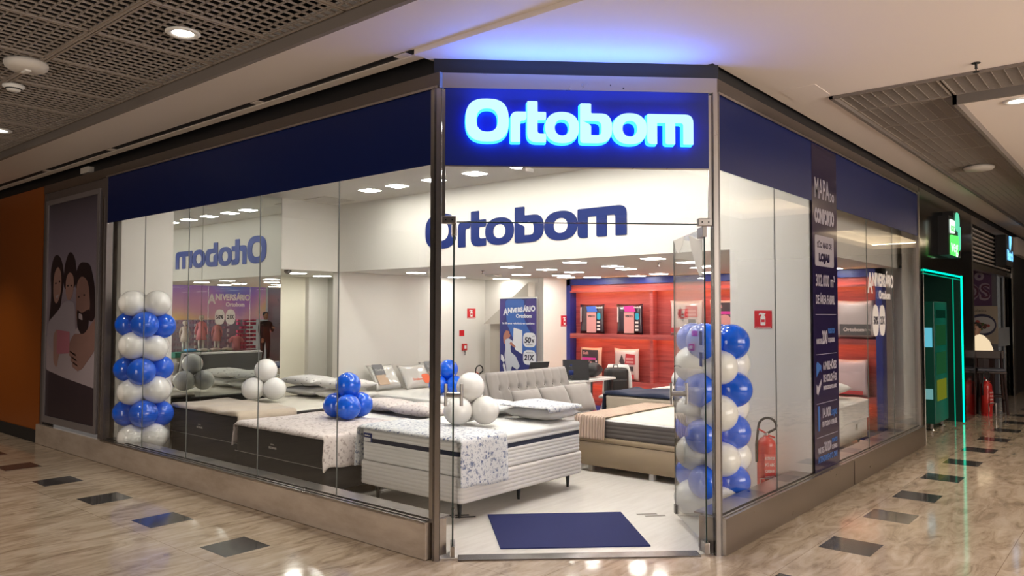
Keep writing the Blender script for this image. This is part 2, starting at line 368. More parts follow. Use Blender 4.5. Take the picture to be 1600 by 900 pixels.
for y0 in (3.97, 5.8, 8.7, 10.6):
    kb(MB().box((3.49, y0-.06, 3.445), (3.565, y0+.06, 3.47)), 'slot_bridge', MT['ceil'], ce)
for x0, x1, y0, y1 in ((7.01, 24, .35, 1.24), (7.01, 24, -5, -1.1), (7.01, 9.0, -1.1, .35), (13.4, 16.6, -1.1, .35), (21.8, 24, -1.1, .35)): slab('soffit', [(x0, y0), (x1, y0), (x1, y1), (x0, y1)], ZC, 3.54, MT['ceil'], ce)
slab('soffit', [(-6, -7), (24, -7), (24, -5), (-6, -5)], ZC, 3.54, MT['ceil'], ce)
slab('soffit', [(2.8, -5), (6.33, -5), (6.33, -1), (2.8, -1)], ZC, 3.54, MT['ceil'], ce)
# rims of the grille fields
kb(MB().box((2.765, 1.0, 3.36), (2.80, 14.5, 3.46)), 'grille_rim', MT['grillerim'], ce)
kb(MB().box((6.33, -1, 3.40), (6.36, 2.0, 3.46)).box((6.33, 1.97, 3.40), (24, 2.0, 3.46)), 'grille_rim', MT['grillerim'], ce)
kb(MB().box((6.99, 1.21, 3.36), (24, 1.24, 3.46)).box((6.99, -5, 3.36), (7.02, 1.24, 3.46)), 'grille_rim', MT['grillerim'], ce)
kb(MB().box((-7, -7, 3.9), (24, 16, 3.95)), 'plenum_deck', MT['plenum'], ce)
kb(MB().box((5.92, 1.97, ZC-.003), (6.25, 2.25, ZC)), 'access_panel', MT['ceil'], ce)
def grille_mesh(lx, ly, nx, ny, t=.0055, h=.012):
    b = MB()
    for i in range(1, nx): x = lx*i/nx; b.box((x-t/2, .012, 0), (x+t/2, ly-.012, h))
    for j in range(1, ny): y = ly*j/ny; b.box((.012, y-t/2, 0), (lx-.012, y+t/2, h))
    e = .012
    for a, c in (((0, 0), (lx, e)), ((0, ly-e), (lx, ly)), ((0, 0), (e, ly)), ((lx-e, 0), (lx, ly))): b.box((*a, -.004), (*c, h))
    return b
gl = grille_mesh(.80, .745, 11, 10).build('grille_panel', MT['grille'], ce)
first = True
for i in range(3):
    for j in range(14):
        o = gl if first else gl.copy()
        if not first: COL.objects.link(o)
        first = False; o.parent = ce; o.location = (1.955-.0-.83*i, 1.35+.755*j-.0, 3.435); 
kb(MB().box((1.925, 1.2, 3.425), (1.935, 12, 3.45)).box((1.943, 1.2, 3.425), (1.952, 12, 3.45)), 'main_runner', MT['grille'], ce)
g2 = grille_mesh(.75, .725, 20, 9, .004, .014).build('grille_panel', MT['grille'], ce)
for k in range(16):
    o = g2 if k == 0 else g2.copy()
    if k: COL.objects.link(o); o.parent = ce
    o.location = (7.0+.765*k, 1.243, 3.435)
g3 = grille_mesh(.62, .725, 16, 9, .004, .014).build('grille_panel', MT['grille'], ce)
for k in range(4):
    o = g3 if k == 0 else g3.copy()
    if k: COL.objects.link(o); o.parent = ce
    o.location = (6.365, 1.243-.745*k, 3.435)
# cove tray of the walkway ceiling, seen in the shop glass
ct = st('ceiling', 'recessed plaster tray with warm cove light over the far walkway')
for x0, x1 in ((9.0, 13.4), (16.6, 21.8)):
    y0, y1 = -1.1, .35
    kb(MB().box((x0-.2, y0-.2, 3.76), (x1+.2, y1+.2, 3.80)).box((x0-.2, y0-.2, 3.5), (x0-.16, y1+.2, 3.77)).box((x1+.16, y0-.2, 3.5), (x1+.2, y1+.2, 3.77)).box((x0-.2, y0-.2, 3.5), (x1+.2, y0-.16, 3.77)).box((x0-.2, y1+.16, 3.5), (x1+.2, y1+.2, 3.77)), 'tray', MT['shopceil'], ct)
    kb(MB().box((x0-.12, y0-.12, 3.541), (x0-.10, y1+.12, 3.552)).box((x1+.10, y0-.12, 3.541), (x1+.12, y1+.12, 3.552)).box((x0, y0-.12, 3.541), (x1, y0-.10, 3.552)).box((x0, y1+.10, 3.541), (x1, y1+.12, 3.552)), 'cove_strip', MT['cove'], ct)
# ------------------------------------------------------------------ ceiling fittings
def downlight(x, y, z, lab, R=.105, grp=None):
    t = thing('downlight', lab, 'ceiling light', (x, y, z), group=grp)
    MB().lathe([(R, .0), (R*1.0, -.006), (R*.93, -.012), (R*.66, -.010), (R*.62, .0)], n=32).build('rim', MT['white'], t, smooth=True)
    MB().lathe([(R*.60, -.006), (R*.60, -.003)], n=24).build('lens', MT['lampround'], t)
downlight(2.31, 4.68, 3.435, 'round recessed downlight glowing in the dark grid ceiling at top left')
downlight(2.42, 8.55, 3.435, 'round downlight cut off by the left edge in the grid ceiling')
downlight(7.44, .85, ZC, 'round downlight in the plaster ceiling at the right edge')
t = thing('emergency_light', 'white oval emergency lamp on the grid ceiling at far left', 'emergency light', (1.87, 6.07, 3.43))
MB().lathe([(.135, 0), (.14, -.02), (.13, -.045), (.10, -.062), (.0001, -.066)], n=28).build('body', MT['offwhite'], t, smooth=True)
MB().box((-.02, -.05, -.075), (.02, .05, -.06)).build('lens', MT['white'], t, bev=.006)
t = thing('smoke_detector', 'small round smoke detector on the left grid ceiling behind the emergency lamp', 'smoke detector', (2.0, 6.76, 3.43))
MB().lathe([(.075, 0), (.078, -.015), (.055, -.03), (.045, -.045), (.0001, -.048)], n=24).build('body', MT['white'], t, smooth=True)
MB().lathe([(.058, -.028), (.056, -.037)], n=24).build('vent_ring', MT['black'], t)
t = thing('smoke_detector', 'round white detector on the slatted grid ceiling at right', 'smoke detector', (10.5, 1.6, 3.43))
MB().lathe([(.16, 0), (.165, -.02), (.14, -.045), (.0001, -.05)], n=28).build('body', MT['offwhite'], t, smooth=True)
t = thing('sprinkler', 'small dark sprinkler head hanging from the plaster ceiling at right', 'sprinkler', (6.14, .94, ZC))
MB().lathe([(.028, 0), (.028, -.004), (.008, -.005), (.008, -.035), (.012, -.04)], n=14).tube([(0, 0, -.035), (.012, 0, -.05), (0, 0, -.062)], .002, 6).tube([(0, 0, -.035), (-.012, 0, -.05), (0, 0, -.062)], .002, 6).lathe([(.02, -.062), (.022, -.065)], n=12).build('head', MT['rubber'], t)
# ------------------------------------------------------------------ shopfront: base, header, glazing
def sbox(a, b): return MB().box(a, b)
win1 = st('window_1', 'left shop window of frameless panes over a polished base', (AX, 6.4, 0))
kb(sbox((3.60, 3.80, .004), (3.80, 11.02, .249)), 'base', MT['granite'], win1)
kb(sbox((3.612, 3.80, 0), (3.62, 11.0, .006)), 'base_joint', MT['black'], win1)
kb(sbox((3.70, 3.80, .249), (3.83, 9.1, .262)), 'inner_sill', MT['steel'], win1)
kb(sbox((3.598, 3.81, .240), (3.625, 9.05, .256)).box((3.625, 3.81, .249), (3.645, 9.05, .262)).box((3.665, 3.81, .249), (3.685, 9.05, .268)), 'bottom_rail', MT['steel'], win1)
js = [3.80, 4.84, 5.945, 7.20, 8.14, 9.07]
for a, b in zip(js, js[1:]):
    kb(sbox((3.648, a+.003, .25), (3.658, b-.003, 3.21)), 'pane', MT['glass'], win1)
for a in js[1:-1]: kb(sbox((3.6485, a-.0018, .25), (3.6575, a+.0018, 3.21)), 'pane_joint', MT['joint'], win1)
kb(sbox((3.643, 3.80, 2.685), (3.647, 9.07, 3.21)), 'navy_film', MT['navyfilm'], win1)
kb(sbox((3.636, 3.72, 3.205), (3.72, 11.02, ZT)), 'header_beam', MT['steel_dark'], win1)
kb(sbox((3.628, 3.735, 3.205), (3.64, 9.1, 3.222)), 'header_lip', MT['steel'], win1)
kb(sbox((3.636, 3.76, .249), (3.66, 3.805, 3.21)), 'post', MT['steel'], win1)
# corner posts
cp = st('trim_2', 'left steel post of the entrance', (AX, AY, 0))
kb(MB().obox(FC, (-.015, 0, -.06), (.036, ZT-.10, .0)), 'post', MT['steel_dark'], cp)
kb(MB().obox(FC, (.0, 0, -.002), (.032, ZT-.10, .006)), 'cover_plate', MT['steel'], cp)
kb(MB().obox(FC, (.038, 2.28, -.04), (.062, ZT-.12, -.01)), 'channel', MT['steel'], cp)
cp = st('trim_3', 'right steel post of the entrance', (BX, BY, 0))
kb(MB().obox(FC, (WID-.036, 0, -.06), (WID+.015, ZT-.10, 0)), 'post', MT['steel_dark'], cp)
kb(MB().obox(FC, (WID-.030, 0, -.002), (WID+.0, ZT-.10, .006)), 'cover_plate', MT['steel'], cp)
kb(MB().obox(FC, (WID-.060, 2.28, -.04), (WID-.038, ZT-.12, -.01)), 'channel', MT['steel'], cp)
hd = kb(MB().obox(FC, (.0, 3.21, -.10), (WID, ZT, .0)), 'header_beam', MT['steel'], cp)
kb(MB().obox(FC, (1.20, 3.245, .0), (1.208, 3.253, .002)).obox(FC, (1.29, 3.225, 0), (1.30, 3.235, .002)), 'bolt_hole', MT['black'], cp)
# dark recess above the header all round
rc = st('trim_4', 'black recess between the header and the mall ceiling')
kb(sbox((3.70, 3.8, ZT), (3.80, 14.5, 3.54)), 'recess', MT['black'], rc)
kb(MB().obox(FC, (-.02, ZT, -.10), (WID+.02, 3.54, -.03)), 'recess', MT['black'], rc)
kb(sbox((BX, BY+.05, ZT), (24, BY+.15, 3.54)), 'recess', MT['black'], rc)
kb(sbox((3.63, 9.62, 3.33), (3.70, 9.84, 3.40)), 'junction_box', MT['offwhite'], rc)
win2 = st('window_2', 'right shop window of tall panes over a brushed steel base', (7.9, BY, 0))
kb(sbox((BX+.01, 2.30, .004), (10.90, 2.50, .249)), 'base', MT['steel'], win2)
for x in (7.9,): kb(sbox((x-.002, 2.297, .01), (x+.002, 2.302, .245)), 'base_seam', MT['black'], win2)
kb(sbox((BX+.02, 2.296, .238), (10.88, 2.325, .256)).box((BX+.02, 2.325, .249), (10.88, 2.342, .262)).box((BX+.02, 2.362, .249), (10.88, 2.38, .268)), 'bottom_rail', MT['steel'], win2)
kb(sbox((BX+.05, 2.38, .249), (10.88, 2.56, .258)), 'inner_sill', MT['steel'], win2)
ks = [BX+.03, 6.062, 7.09, 8.60, 9.62, 10.83]
for a, b in zip(ks, ks[1:]): kb(sbox((a+.003, 2.347, .25), (b-.003, 2.357, 3.21)), 'pane', MT['glass'], win2)
for a in (6.062, 8.6, 9.62): kb(sbox((a-.0018, 2.3475, .25), (a+.0018, 2.3565, 3.21)), 'pane_joint', MT['joint'], win2)
kb(sbox((BX+.03, 2.342, 2.675), (10.83, 2.346, 3.21)), 'navy_film', MT['navyfilm'], win2)
kb(sbox((BX, 2.335, 3.205), (10.90, 2.42, ZT)), 'header_beam', MT['steel_dark'], win2)
kb(sbox((BX+.02, 2.327, 3.205), (10.86, 2.338, 3.222)), 'header_lip', MT['steel'], win2)
kb(sbox((10.82, 2.33, .249), (10.90, 2.40, 3.25)).box((BX+.015, 2.335, .249), (BX+.035, 2.36, 3.21)), 'post', MT['steel'], win2)
# transom glass and line above the doors
tr = st('window_3', 'glass transom above the open entrance doors', (4.3, 3.0, 0))
kb(MB().obox(FC, (.062, 2.292, -.030), (WID-.062, 2.69, -.020)), 'pane', MT['glass'], tr)
kb(MB().obox(FC, (.062, 2.284, -.030), (WID-.062, 2.291, -.020)), 'pane_edge', MT['edge'], tr)
for s_, x0 in ((1, .036), (-1, WID-.14)):
    kb(MB().obox(FC, (x0, 2.275, -.045), (x0+.105, 2.33, -.008)), 'patch_fitting', MT['steel'], tr, bev=.006)
    kb(MB().obox(FC, (x0+.025, 2.297, -.008), (x0+.035, 2.307, -.006)).obox(FC, (x0+.07, 2.297, -.008), (x0+.08, 2.307, -.006)), 'screw', MT['black'], tr)
# ------------------------------------------------------------------ doors, both standing open inwards
def door(nm, lab, hinge, dirv, width, curl=None):
    d = Vector((*dirv, 0)).normalized(); F = frame((*hinge, 0), d); t = st(nm, lab, (*hinge, 0))
    kb(MB().obox(F, (.0, .06, -.005), (width, 2.262, .005)), 'pane', MT['doorglass'], t)
    kb(MB().obox(F, (-.004, .06, -.0052), (.0, 2.262, .0052)).obox(F, (width, .06, -.0052), (width+.003, 2.262, .0052)), 'glass_edge', MT['edge'], t)
    kb(MB().obox(F, (-.02, .012, -.017), (.15, .085, .017)), 'patch_fitting', MT['steel'], t, bev=.004)
    kb(MB().obox(F, (-.02, 2.20, -.017), (.13, 2.275, .017)), 'patch_fitting', MT['steel'], t, bev=.004)
    kb(MB().obox(F, (width-.05, .06, -.015), (width, .13, .015)), 'lock', MT['steel_dark'], t, bev=.003)
    hz, hx = 1.03, width-.14
    h = MB()
    for sgn in (-1, 1):
        h.lathe([(.022, 0), (.022, sgn*.06)], M=F @ Matrix.Translation((hx, hz, 0)), n=16)
        h.tube([F @ Vector((hx-.0, hz-.085, sgn*.06)), F @ Vector((hx, hz+.085, sgn*.06))], .013, 12)
    kb(h, 'door_handle', MT['steel'], t, smooth=False)
    return t, F
dR, FR = door('door_1', 'open right glass door leaf in front of the balloon column', (4.95, 2.42), (.745, .66), .90)
dL, FL = door('door_2', 'open left glass door leaf seen edge-on beside the left post', (3.76, 3.70), (.716, .698), .86)
# vinyl swirl on top of the right leaf and small stickers on both
kb(MB().poly([(.88, 2.26), (.70, 2.262), (.55, 2.262), (.60, 2.19), (.72, 2.14), (.80, 2.17)][::-1], FR, -.007), 'frosted_swirl', MT['offwhite'], dR)
kb(MB().poly([(.13, 2.19), (.40, 2.255), (.33, 2.14), (.22, 2.02), (.10, 1.93), (.03, 1.93), (.03, 2.19)], FR, -.007), 'frosted_swirl', MT['offwhite'], dR)
kb(MB().poly([(.05, 1.44), (.12, 1.44), (.12, 1.54), (.05, 1.54)], FR, -.007).poly([(.05, 1.29), (.12, 1.29), (.12, 1.39), (.05, 1.39)], FR, -.007), 'sticker', MT['navytext'], dR)
# ------------------------------------------------------------------ lit sign above the entrance
sg = thing('shop_sign', 'navy fascia sign with glowing white-blue letters over the entrance', 'sign', (4.3, 3.04, 2.9))
kb(MB().obox(FC, (.060, 2.675, -.020), (WID-.060, 3.21, -.008)), 'panel', MT['navysign'], sg)
kb(MB().obox(FC, (.060, 2.668, -.022), (WID-.060, 2.676, -.002)), 'edge_trim', MT['steel'], sg)
MT['face'] = emis('sign_face', (.52, .86, 1.0), 1.25); MT['side'] = emis('sign_side', (.010, .13, 1.0), 12)
FS = FC @ Matrix.Translation((.198, 2.828, 0))
logo(FS, 1.572, .295, MT['face'], sg, .022, .040, MT['side'])
logo(FS, 1.572, .295, MT['side'], sg, .004, .004, None, .004)
ceil_fill = area('sign_ceiling_fill', (0, 0, 0), 1.55, .05, 9, (.07, .22, 1.0)); ceil_fill.matrix_world = FC @ Matrix.Translation((.98, 3.13, .12)) @ Matrix.Rotation(PI/2, 4, 'X')  # added blue lamp that tints the ceiling above the sign
# small fitting below the sign
t = thing('sensor', 'small white sensor box under the entrance sign', 'sensor', tuple(FC @ Vector((.63, 2.655, -.05))))
MB().box((-.045, -.02, -.012), (.045, .02, .014)).build('body', MT['white'], t, bev=.004)
# ------------------------------------------------------------------ poster bay at the far left of the shopfront
FL0 = frame((AX, 11.0, 0), (0, -1, 0))
pb = st('trim_5', 'steel surround of the poster bay', (AX, 10, 0))
kb(MB().obox(FL0, (0, .249, -.07), (.10, 3.21, .0)).obox(FL0, (1.79, .249, -.07), (1.93, 3.21, .0)).obox(FL0, (.1, 3.07, -.07), (1.79, 3.21, -.01)), 'surround', mat('bronze_satin', (.15, .125, .12), .4, .4), pb)
kb(MB().obox(FL0, (1.82, .30, -.0), (1.865, 3.0, .004)), 'reflective_strip', MT['steel'], pb)
ps = thing('poster', 'dim framed poster of a family lying together with a pink phone', 'poster', (AX, 10.1, 1.7))
kb(MB().obox(FL0, (.10, .29, -.02), (.16, 3.10, .012)).obox(FL0, (1.69, .29, -.02), (1.75, 3.10, .012)).obox(FL0, (.16, 3.04, -.02), (1.69, 3.10, .012)).obox(FL0, (.16, .29, -.02), (1.69, .37, .012)), 'frame', MT['satin'], ps)
pm = mat('poster_print', (.19, .16, .19), .3, spec=.25)
v = tex_coord(pm); n, l, b = nodes(pm); sx_ = n.new('ShaderNodeSeparateXYZ'); l.new(v, sx_.inputs[0])
mr = n.new('ShaderNodeMapRange'); mr.inputs['From Min'].default_value = .37; mr.inputs['From Max'].default_value = 3.04; l.new(sx_.outputs[2], mr.inputs[0])
basecol(pm, ramp(pm, mr.outputs[0], [(0, (.035, .022, .030)), (.22, (.05, .032, .04)), (.25, (.17, .12, .14)), (.6, (.30, .25, .31)), (.85, (.17, .14, .19)), (1, (.06, .05, .065))]))
kb(MB().obox(FL0, (.16, .37, -.02), (1.69, 3.04, -.006)), 'print', pm, ps)
def P(c, n_='printed_figure', r=.35): return mat(n_, c, r, spec=.2)
hair, face, face2, shirt, pink, sheet = P((.030, .016, .018), 'printed_hair'), P((.36, .21, .18), 'printed_skin'), P((.26, .145, .125), 'printed_tanned_skin'), P((.36, .31, .36), 'printed_shirt'), P((.42, .15, .20), 'printed_phone'), P((.40, .33, .36), 'printed_sheet')
def pf(name, pts, m, d, r=.05): return flat(name, [rpoly(pts, r)], FL0, .0004, m, ps, d=d)
pf('printed_bedsheet', [(.17, .95), (.75, .88), (1.68, .80), (1.68, 1.25), (1.2, 1.5), (.6, 1.35), (.17, 1.4)], sheet, -.005)
pf('printed_hair', [(.22, 1.45), (.30, 1.9), (.24, 2.2), (.38, 2.42), (.60, 2.36), (.72, 2.1), (.60, 1.75), (.50, 1.5)], hair, -.0045, .12)
pf('printed_face', [(.36, 1.85), (.36, 2.15), (.50, 2.27), (.62, 2.15), (.62, 1.92), (.48, 1.76)], face, -.004, .12)
pf('printed_shirt', [(.17, 1.35), (.20, 1.55), (.50, 1.68), (.74, 1.82), (1.05, 1.80), (1.10, 1.3), (.7, 1.15), (.3, 1.2)], shirt, -.0042, .1)
pf('printed_hair', [(.70, 1.95), (.70, 2.25), (.86, 2.44), (1.04, 2.33), (1.10, 2.1), (1.02, 1.95)], hair, -.0038, .1)
pf('printed_face', [(.76, 1.88), (.76, 2.10), (.88, 2.18), (1.02, 2.10), (1.00, 1.90), (.88, 1.80)], face, -.0034, .09)
pf('printed_hair', [(1.06, 1.95), (1.04, 2.12), (1.18, 2.28), (1.48, 2.25), (1.62, 2.0), (1.66, 1.6), (1.50, 1.55), (1.20, 1.95)], hair, -.0036, .1)
pf('printed_face', [(1.10, 1.60), (1.08, 2.00), (1.22, 2.12), (1.44, 2.05), (1.52, 1.70), (1.36, 1.48), (1.2, 1.44)], face2, -.0032, .12)
pf('printed_beard', [(1.14, 1.50), (1.12, 1.72), (1.26, 1.66), (1.40, 1.70), (1.50, 1.72), (1.46, 1.48), (1.3, 1.38)], hair, -.003, .06)
pf('printed_smile', [(1.18, 1.60), (1.30, 1.58), (1.28, 1.65), (1.18, 1.67)], sheet, -.0028, .02)
for cx_, cy_ in ((.44, 2.04), (.56, 2.06), (.83, 2.0), (.94, 2.0), (1.17, 1.86), (1.33, 1.88)):
    flat('printed_eye', [sup(cx_, cy_, .024, .012, 2)], FL0, .0003, hair, ps, d=-.0026)
pf('printed_smile', [(.43, 1.88), (.55, 1.90), (.50, 1.84)], sheet, -.0028, .01)
pf('printed_arm', [(.95, 1.15), (.90, 1.30), (1.05, 1.42), (1.35, 1.42), (1.68, 1.62), (1.68, 1.25), (1.3, 1.0), (1.15, .98)], face2, -.0027, .06)
for k in range(4): pf('printed_finger', [(.86+.05*k, 1.22-.065*k), (.88+.05*k, 1.28-.065*k), (1.12+.03*k, 1.22-.06*k), (1.12+.03*k, 1.15-.06*k)], face2, -.0024, .025)
pf('printed_hand', [(.42, 1.05), (.40, 1.40), (.52, 1.48), (.62, 1.2), (.52, .98)], face, -.0026, .05)
pf('printed_phone', [(.52, 1.16), (.52, 1.46), (.92, 1.44), (.92, 1.18)], pink, -.0022, .03)
# added unseen dark walls that cut bright ambient reflections in the left shopfront
for nm, a, b, lb in (('wall_dimmer_left', (-7.2, -7, 0), (-7, 16, 3.9), 'added unseen dark brown wall beyond the camera, dimming reflections'), ('wall_dimmer_end', (-7, 15.4, 0), (3.7, 15.6, 3.9), 'added dark brown wall at the far left walkway end, dimming reflections')):
    st('', lb, mesh=MB().box(a, b).build(nm, mat('dimmer_brown', (.13, .095, .07), .6)))
# neighbour on the left: orange wall
ow = MB().box((3.636, 11.03, .16), (3.76, 14.5, 3.31)).build('wall_far_left', MT['orange']); st('', 'glossy orange panel wall of the neighbour at far left', mesh=ow)
st('', 'black plinth under the orange wall', mesh=MB().box((3.62, 11.03, 0), (3.76, 14.5, .16)).build('baseboard_far_left', MT['rubber']))
st('', 'dark gap beside the poster bay', mesh=MB().box((3.66, 11.0, .16), (3.80, 11.05, 3.31)).build('trim_6', MT['black']))
# ------------------------------------------------------------------ shop interior shell
XS, YM, ZL, ZH = 6.92, 9.20, 2.28, 3.26
W_ = MT['wall']
def wall(name, a, b, lab, m=None): return st('', lab, mesh=MB().box(a, b).build(name, m or W_))
st('', 'high white ceiling of the shop front zone', mesh=MB().prism([(3.70, YM+.1), (3.70, AY+.06), (BX+.05, BY+.10), (XS+.1, BY+.10), (XS+.1, YM+.1)], Matrix(), ZH, ZH+.04).build('ceiling', MT['shopceil']))
wall('ceiling', (XS+.02, 2.75, ZL+.002), (11.2, YM+.1, ZL+.05), 'low white ceiling of the shop back zone', MT['shopceil'])
wall('ceiling', (5.9, YM+.01, ZL+.002), (8.2, 11.2, ZL+.05), 'low ceiling of the corner recess', MT['shopceil'])
bh = wall('wall_bulkhead', (XS, 3.12, ZL), (XS+.1, YM+.12, ZH), 'white bulkhead carrying the large navy lettering')
wall('wall_bulkhead_return', (5.98, YM, ZL), (XS+.1, YM+.12, ZH), 'white return of the bulkhead beside the mirror')
wall('wall_window_bulkhead', (XS+.35, 2.62, ZL), (11.2, 2.75, ZH), 'white bulkhead behind the right shop window')
wall('wall_pier', (XS, 2.54, 0), (XS+.35, 3.12, ZH), 'white pier behind the right shop window', mat('pier_paint', (.74, .72, .68), .5))
wall('wall_pier', (XS, 2.37, .26), (XS+.35, 2.54, ZH), 'white pier edge above the sill', bpy.data.materials['pier_paint'])
wall('wall_left', (6.96, YM, 0), (10.15, YM+.15, ZL), 'white wall behind the wrapped pillows')
wall('wall_back', (10.15, 7.985, 0), (10.30, YM+.15, ZL), 'white wall behind the roll-up banner')
wall('wall_niche', (10.15, 7.88, 0), (11.2, 7.98, ZL), 'white side wall beside the red shelving')
wall('wall_back', (11.05, 2.4, 0), (11.2, 7.9, ZL), 'white wall behind the red shelving')
wall('wall_right', (10.90, 2.36, 0), (11.2, 2.55, 3.3), 'end wall at the right shop window')
wall('wall_recess', (5.9, 11.0, 0), (8.2, 11.1, ZL), 'pale back wall of the corner recess', mat('recess_paint', (.82, .78, .66), .6))
wall('wall_recess', (8.0, 9.35, 0), (8.1, 11.0, ZL), 'side wall of the corner recess with shade in its grey', mat('shaded_grey', (.42, .41, .37), .6))  # recess shade is put into this wall's grey
wall('wall_recess', (7.62, 10.9, 0), (8.0, 11.0, ZL), 'white column at the back of the corner recess')
wall('wall_recess', (5.88, YM+.02, 0), (5.98, 11.0, ZL), 'side wall of the corner recess behind the mirror')
wall('wall_poster_back', (3.74, YM+.04, 0), (5.9, YM+.16, ZH), 'party wall behind the mirror')
# mirror wall
mi = thing('wall_mirror', 'tall mirror wall at the left end of the shop reflecting the sign and walkway', 'mirror', (4.8, YM, 0))
kb(MB().box((3.72, YM, .02), (4.84, YM+.03, ZH-.005)), 'mirror_panel', MT['mirrorwall'], mi)
kb(MB().box((4.845, YM, .02), (5.975, YM+.03, ZH-.005)), 'mirror_panel', MT['mirrorwall'], mi)
wall('wall_column', (3.77, 9.0, 0), (4.37, YM-.002, ZH), 'white column standing before the mirror behind the left balloon column')
# stair soffit and low door next to the banner
nd = st('door_3', 'low pale door under a sloping soffit beside the banner', (10.1, 8.9, 0))
kb(MB().box((10.09, 8.05, 0), (10.14, 9.02, 1.50)), 'panel', mat('pale_door', (.62, .58, .50), .5), nd)
so = MB(); so.add([(10.14, 9.05, 1.52), (9.95, 9.05, 1.50), (9.95, 8.05, 2.20), (10.14, 8.05, 2.20), (10.14, 8.05, 1.50), (9.95, 8.05, 1.50), ], [(0, 1, 2, 3), (1, 5, 2), (0, 3, 4), (0, 4, 5, 1), (3, 2, 5, 4)])
kb(so, 'sloping_soffit', mat('soffit_grey', (.52, .49, .43), .6), nd)
# wall lettering: reversed out navy letters on the bulkhead
wt = thing('wall_lettering', 'large navy letters mounted on the white bulkhead inside the shop', 'lettering', (XS, 5.8, 2.7))
FB = frame((XS, 7.33, 2.50), (0, -1, 0))
logo(FB, 3.07, .455, MT['navytext'], wt, .003, .0045)
# ------------------------------------------------------------------ shop lights
def sqlight(x, y, z, lab, s_=.20, g=None, lm='lamp'):
    t = thing('ceiling_light', lab, 'ceiling light', (x, y, z), group=g)
    MB().box((-s_/2-.012, -s_/2-.012, -.004), (s_/2+.012, s_/2+.012, -.0005)).build('frame', MT['white'], t)
    MB().box((-s_/2, -s_/2, -.008), (s_/2, s_/2, -.004)).build('diffuser', MT[lm], t)
    return t
hs = [5.25, 5.90, 6.57, 7.22, 7.75]
names = ['nearest the entrance sign, partly behind it', 'just right of the left entrance post', 'cut by the left entrance post', 'second left of the entrance post', 'leftmost in the window view']
for y, nm in zip(hs, names): sqlight(6.33, y, ZH, 'square panel light in the high ceiling, '+nm)
for y, nm in ((4.6, 'first'), (3.95, 'second'), (3.3, 'third')): sqlight(6.33, y, ZH, 'square panel light in the high ceiling, %s beyond the visible row toward the right window' % nm)
for i, y in enumerate((4.5, 5.6, 6.7, 7.8)): sqlight(4.7, y, ZH, 'panel light above the %s, hidden by the navy film' % ('foot of the front bed', 'gap between front and second bed', 'blue balloons on the second bed', 'throw on the bed by the mirror')[i], lm='lampfill')
for x, y, nm in ((5.45, 3.2, 'right balloon column'), (5.6, 4.15, 'near head corner of the front bed'), (4.75, 3.75, 'entrance mat')): sqlight(x, y, ZH, 'added fill panel above the %s, hidden behind the sign' % nm, lm='lampfill')  # added unseen panels that brighten the pier and the entrance zone
LOW = [(7.75, 8.41, 'nearest the left wall, above the wrapped pillows'), (9.1, 8.89, 'left of the sprinkler above the far left wall'), (9.9, 8.6, 'in the far corner above the small signs'), (7.59, 6.42, 'left of the banner, nearest the bulkhead'), (9.14, 7.53, 'above the roll-up banner'), (8.32, 6.40, 'centre left, second from the bulkhead'), (9.68, 7.16, 'above the inner corner right of the banner'), (7.40, 5.28, 'mid-row nearest the bulkhead'), (9.07, 6.48, 'centre of the low ceiling'), (10.22, 7.46, 'closest to the pink side wall'), (10.45, 7.1, 'above the left end of the red shelving'), (8.29, 5.32, 'right of centre above the desk'), (8.87, 5.48, 'above the black laptops toward the shelving'), (7.44, 4.25, 'right end of the row nearest the bulkhead'), (10.52, 6.3, 'over the first bay of the red shelving'), (10.24, 5.75, 'over the second pillow of the red shelving'), (8.24, 4.24, 'left one seen through the right door leaf'), (10.37, 5.0, 'low one seen through the right door leaf'), (9.05, 4.37, 'beside the right entrance post'), (10.4, 4.4, 'between the right post and the pier'), (8.4, 3.4, 'behind the pier'), (9.6, 3.4, 'in the right window above the white bed'), (10.5, 3.3, 'in the right window nearest the end wall')]
for x, y, nm in LOW: sqlight(x, y, ZL, 'low-ceiling panel light '+nm, .20, None, 'lamplow')
sqlight(7.45, 10.3, ZL, 'added fill panel hidden at the back of the corner recess')  # added unseen panel that brightens the recess walls
sqlight(6.7, 9.9, ZL, 'square panel light in the recess beside the mirror')
for nm, x, y, lab in (('sprinkler', 8.0, 7.3, 'small brass sprinkler under the low shop ceiling left of the banner'), ('sprinkler', 8.1, 4.55, 'small sprinkler under the low ceiling behind the right door leaf')):
    t = thing(nm, lab, 'sprinkler', (x, y, ZL)); MB().lathe([(.03, 0), (.03, -.004), (.009, -.006), (.009, -.04), (.02, -.042), (.02, -.046)], n=12).build('head', MT['steel_dark'], t)
for x, y, lab in ((8.9, 7.9, 'square air vent in the low ceiling left of the banner'), (9.3, 6.9, 'small grey square fitting in the low ceiling above the banner')):
    t = thing('ceiling_vent', lab, 'vent', (x, y, ZL)); MB().box((-.09, -.09, -.018), (.09, .09, -.001)).build('body', MT['offwhite'], t, bev=.004)
    MB().box((-.07, -.07, -.022), (.07, .07, -.018)).build('louvre', MT['steel_dark'], t)
t = thing('ceiling_vent', 'square vent in the high ceiling at the bulkhead corner', 'vent', (6.5, 8.85, ZH)); MB().box((-.25, -.25, -.008), (.25, .25, -.001)).build('plate', MT['offwhite'], t)
t = thing('security_camera', 'small dome camera at the edge of the mirror recess', 'camera', (6.15, 9.3, ZL)); MB().lathe([(.05, 0), (.05, -.03), (.035, -.05), (.0001, -.06)], n=18).build('dome', MT['steel_dark'], t, smooth=True)
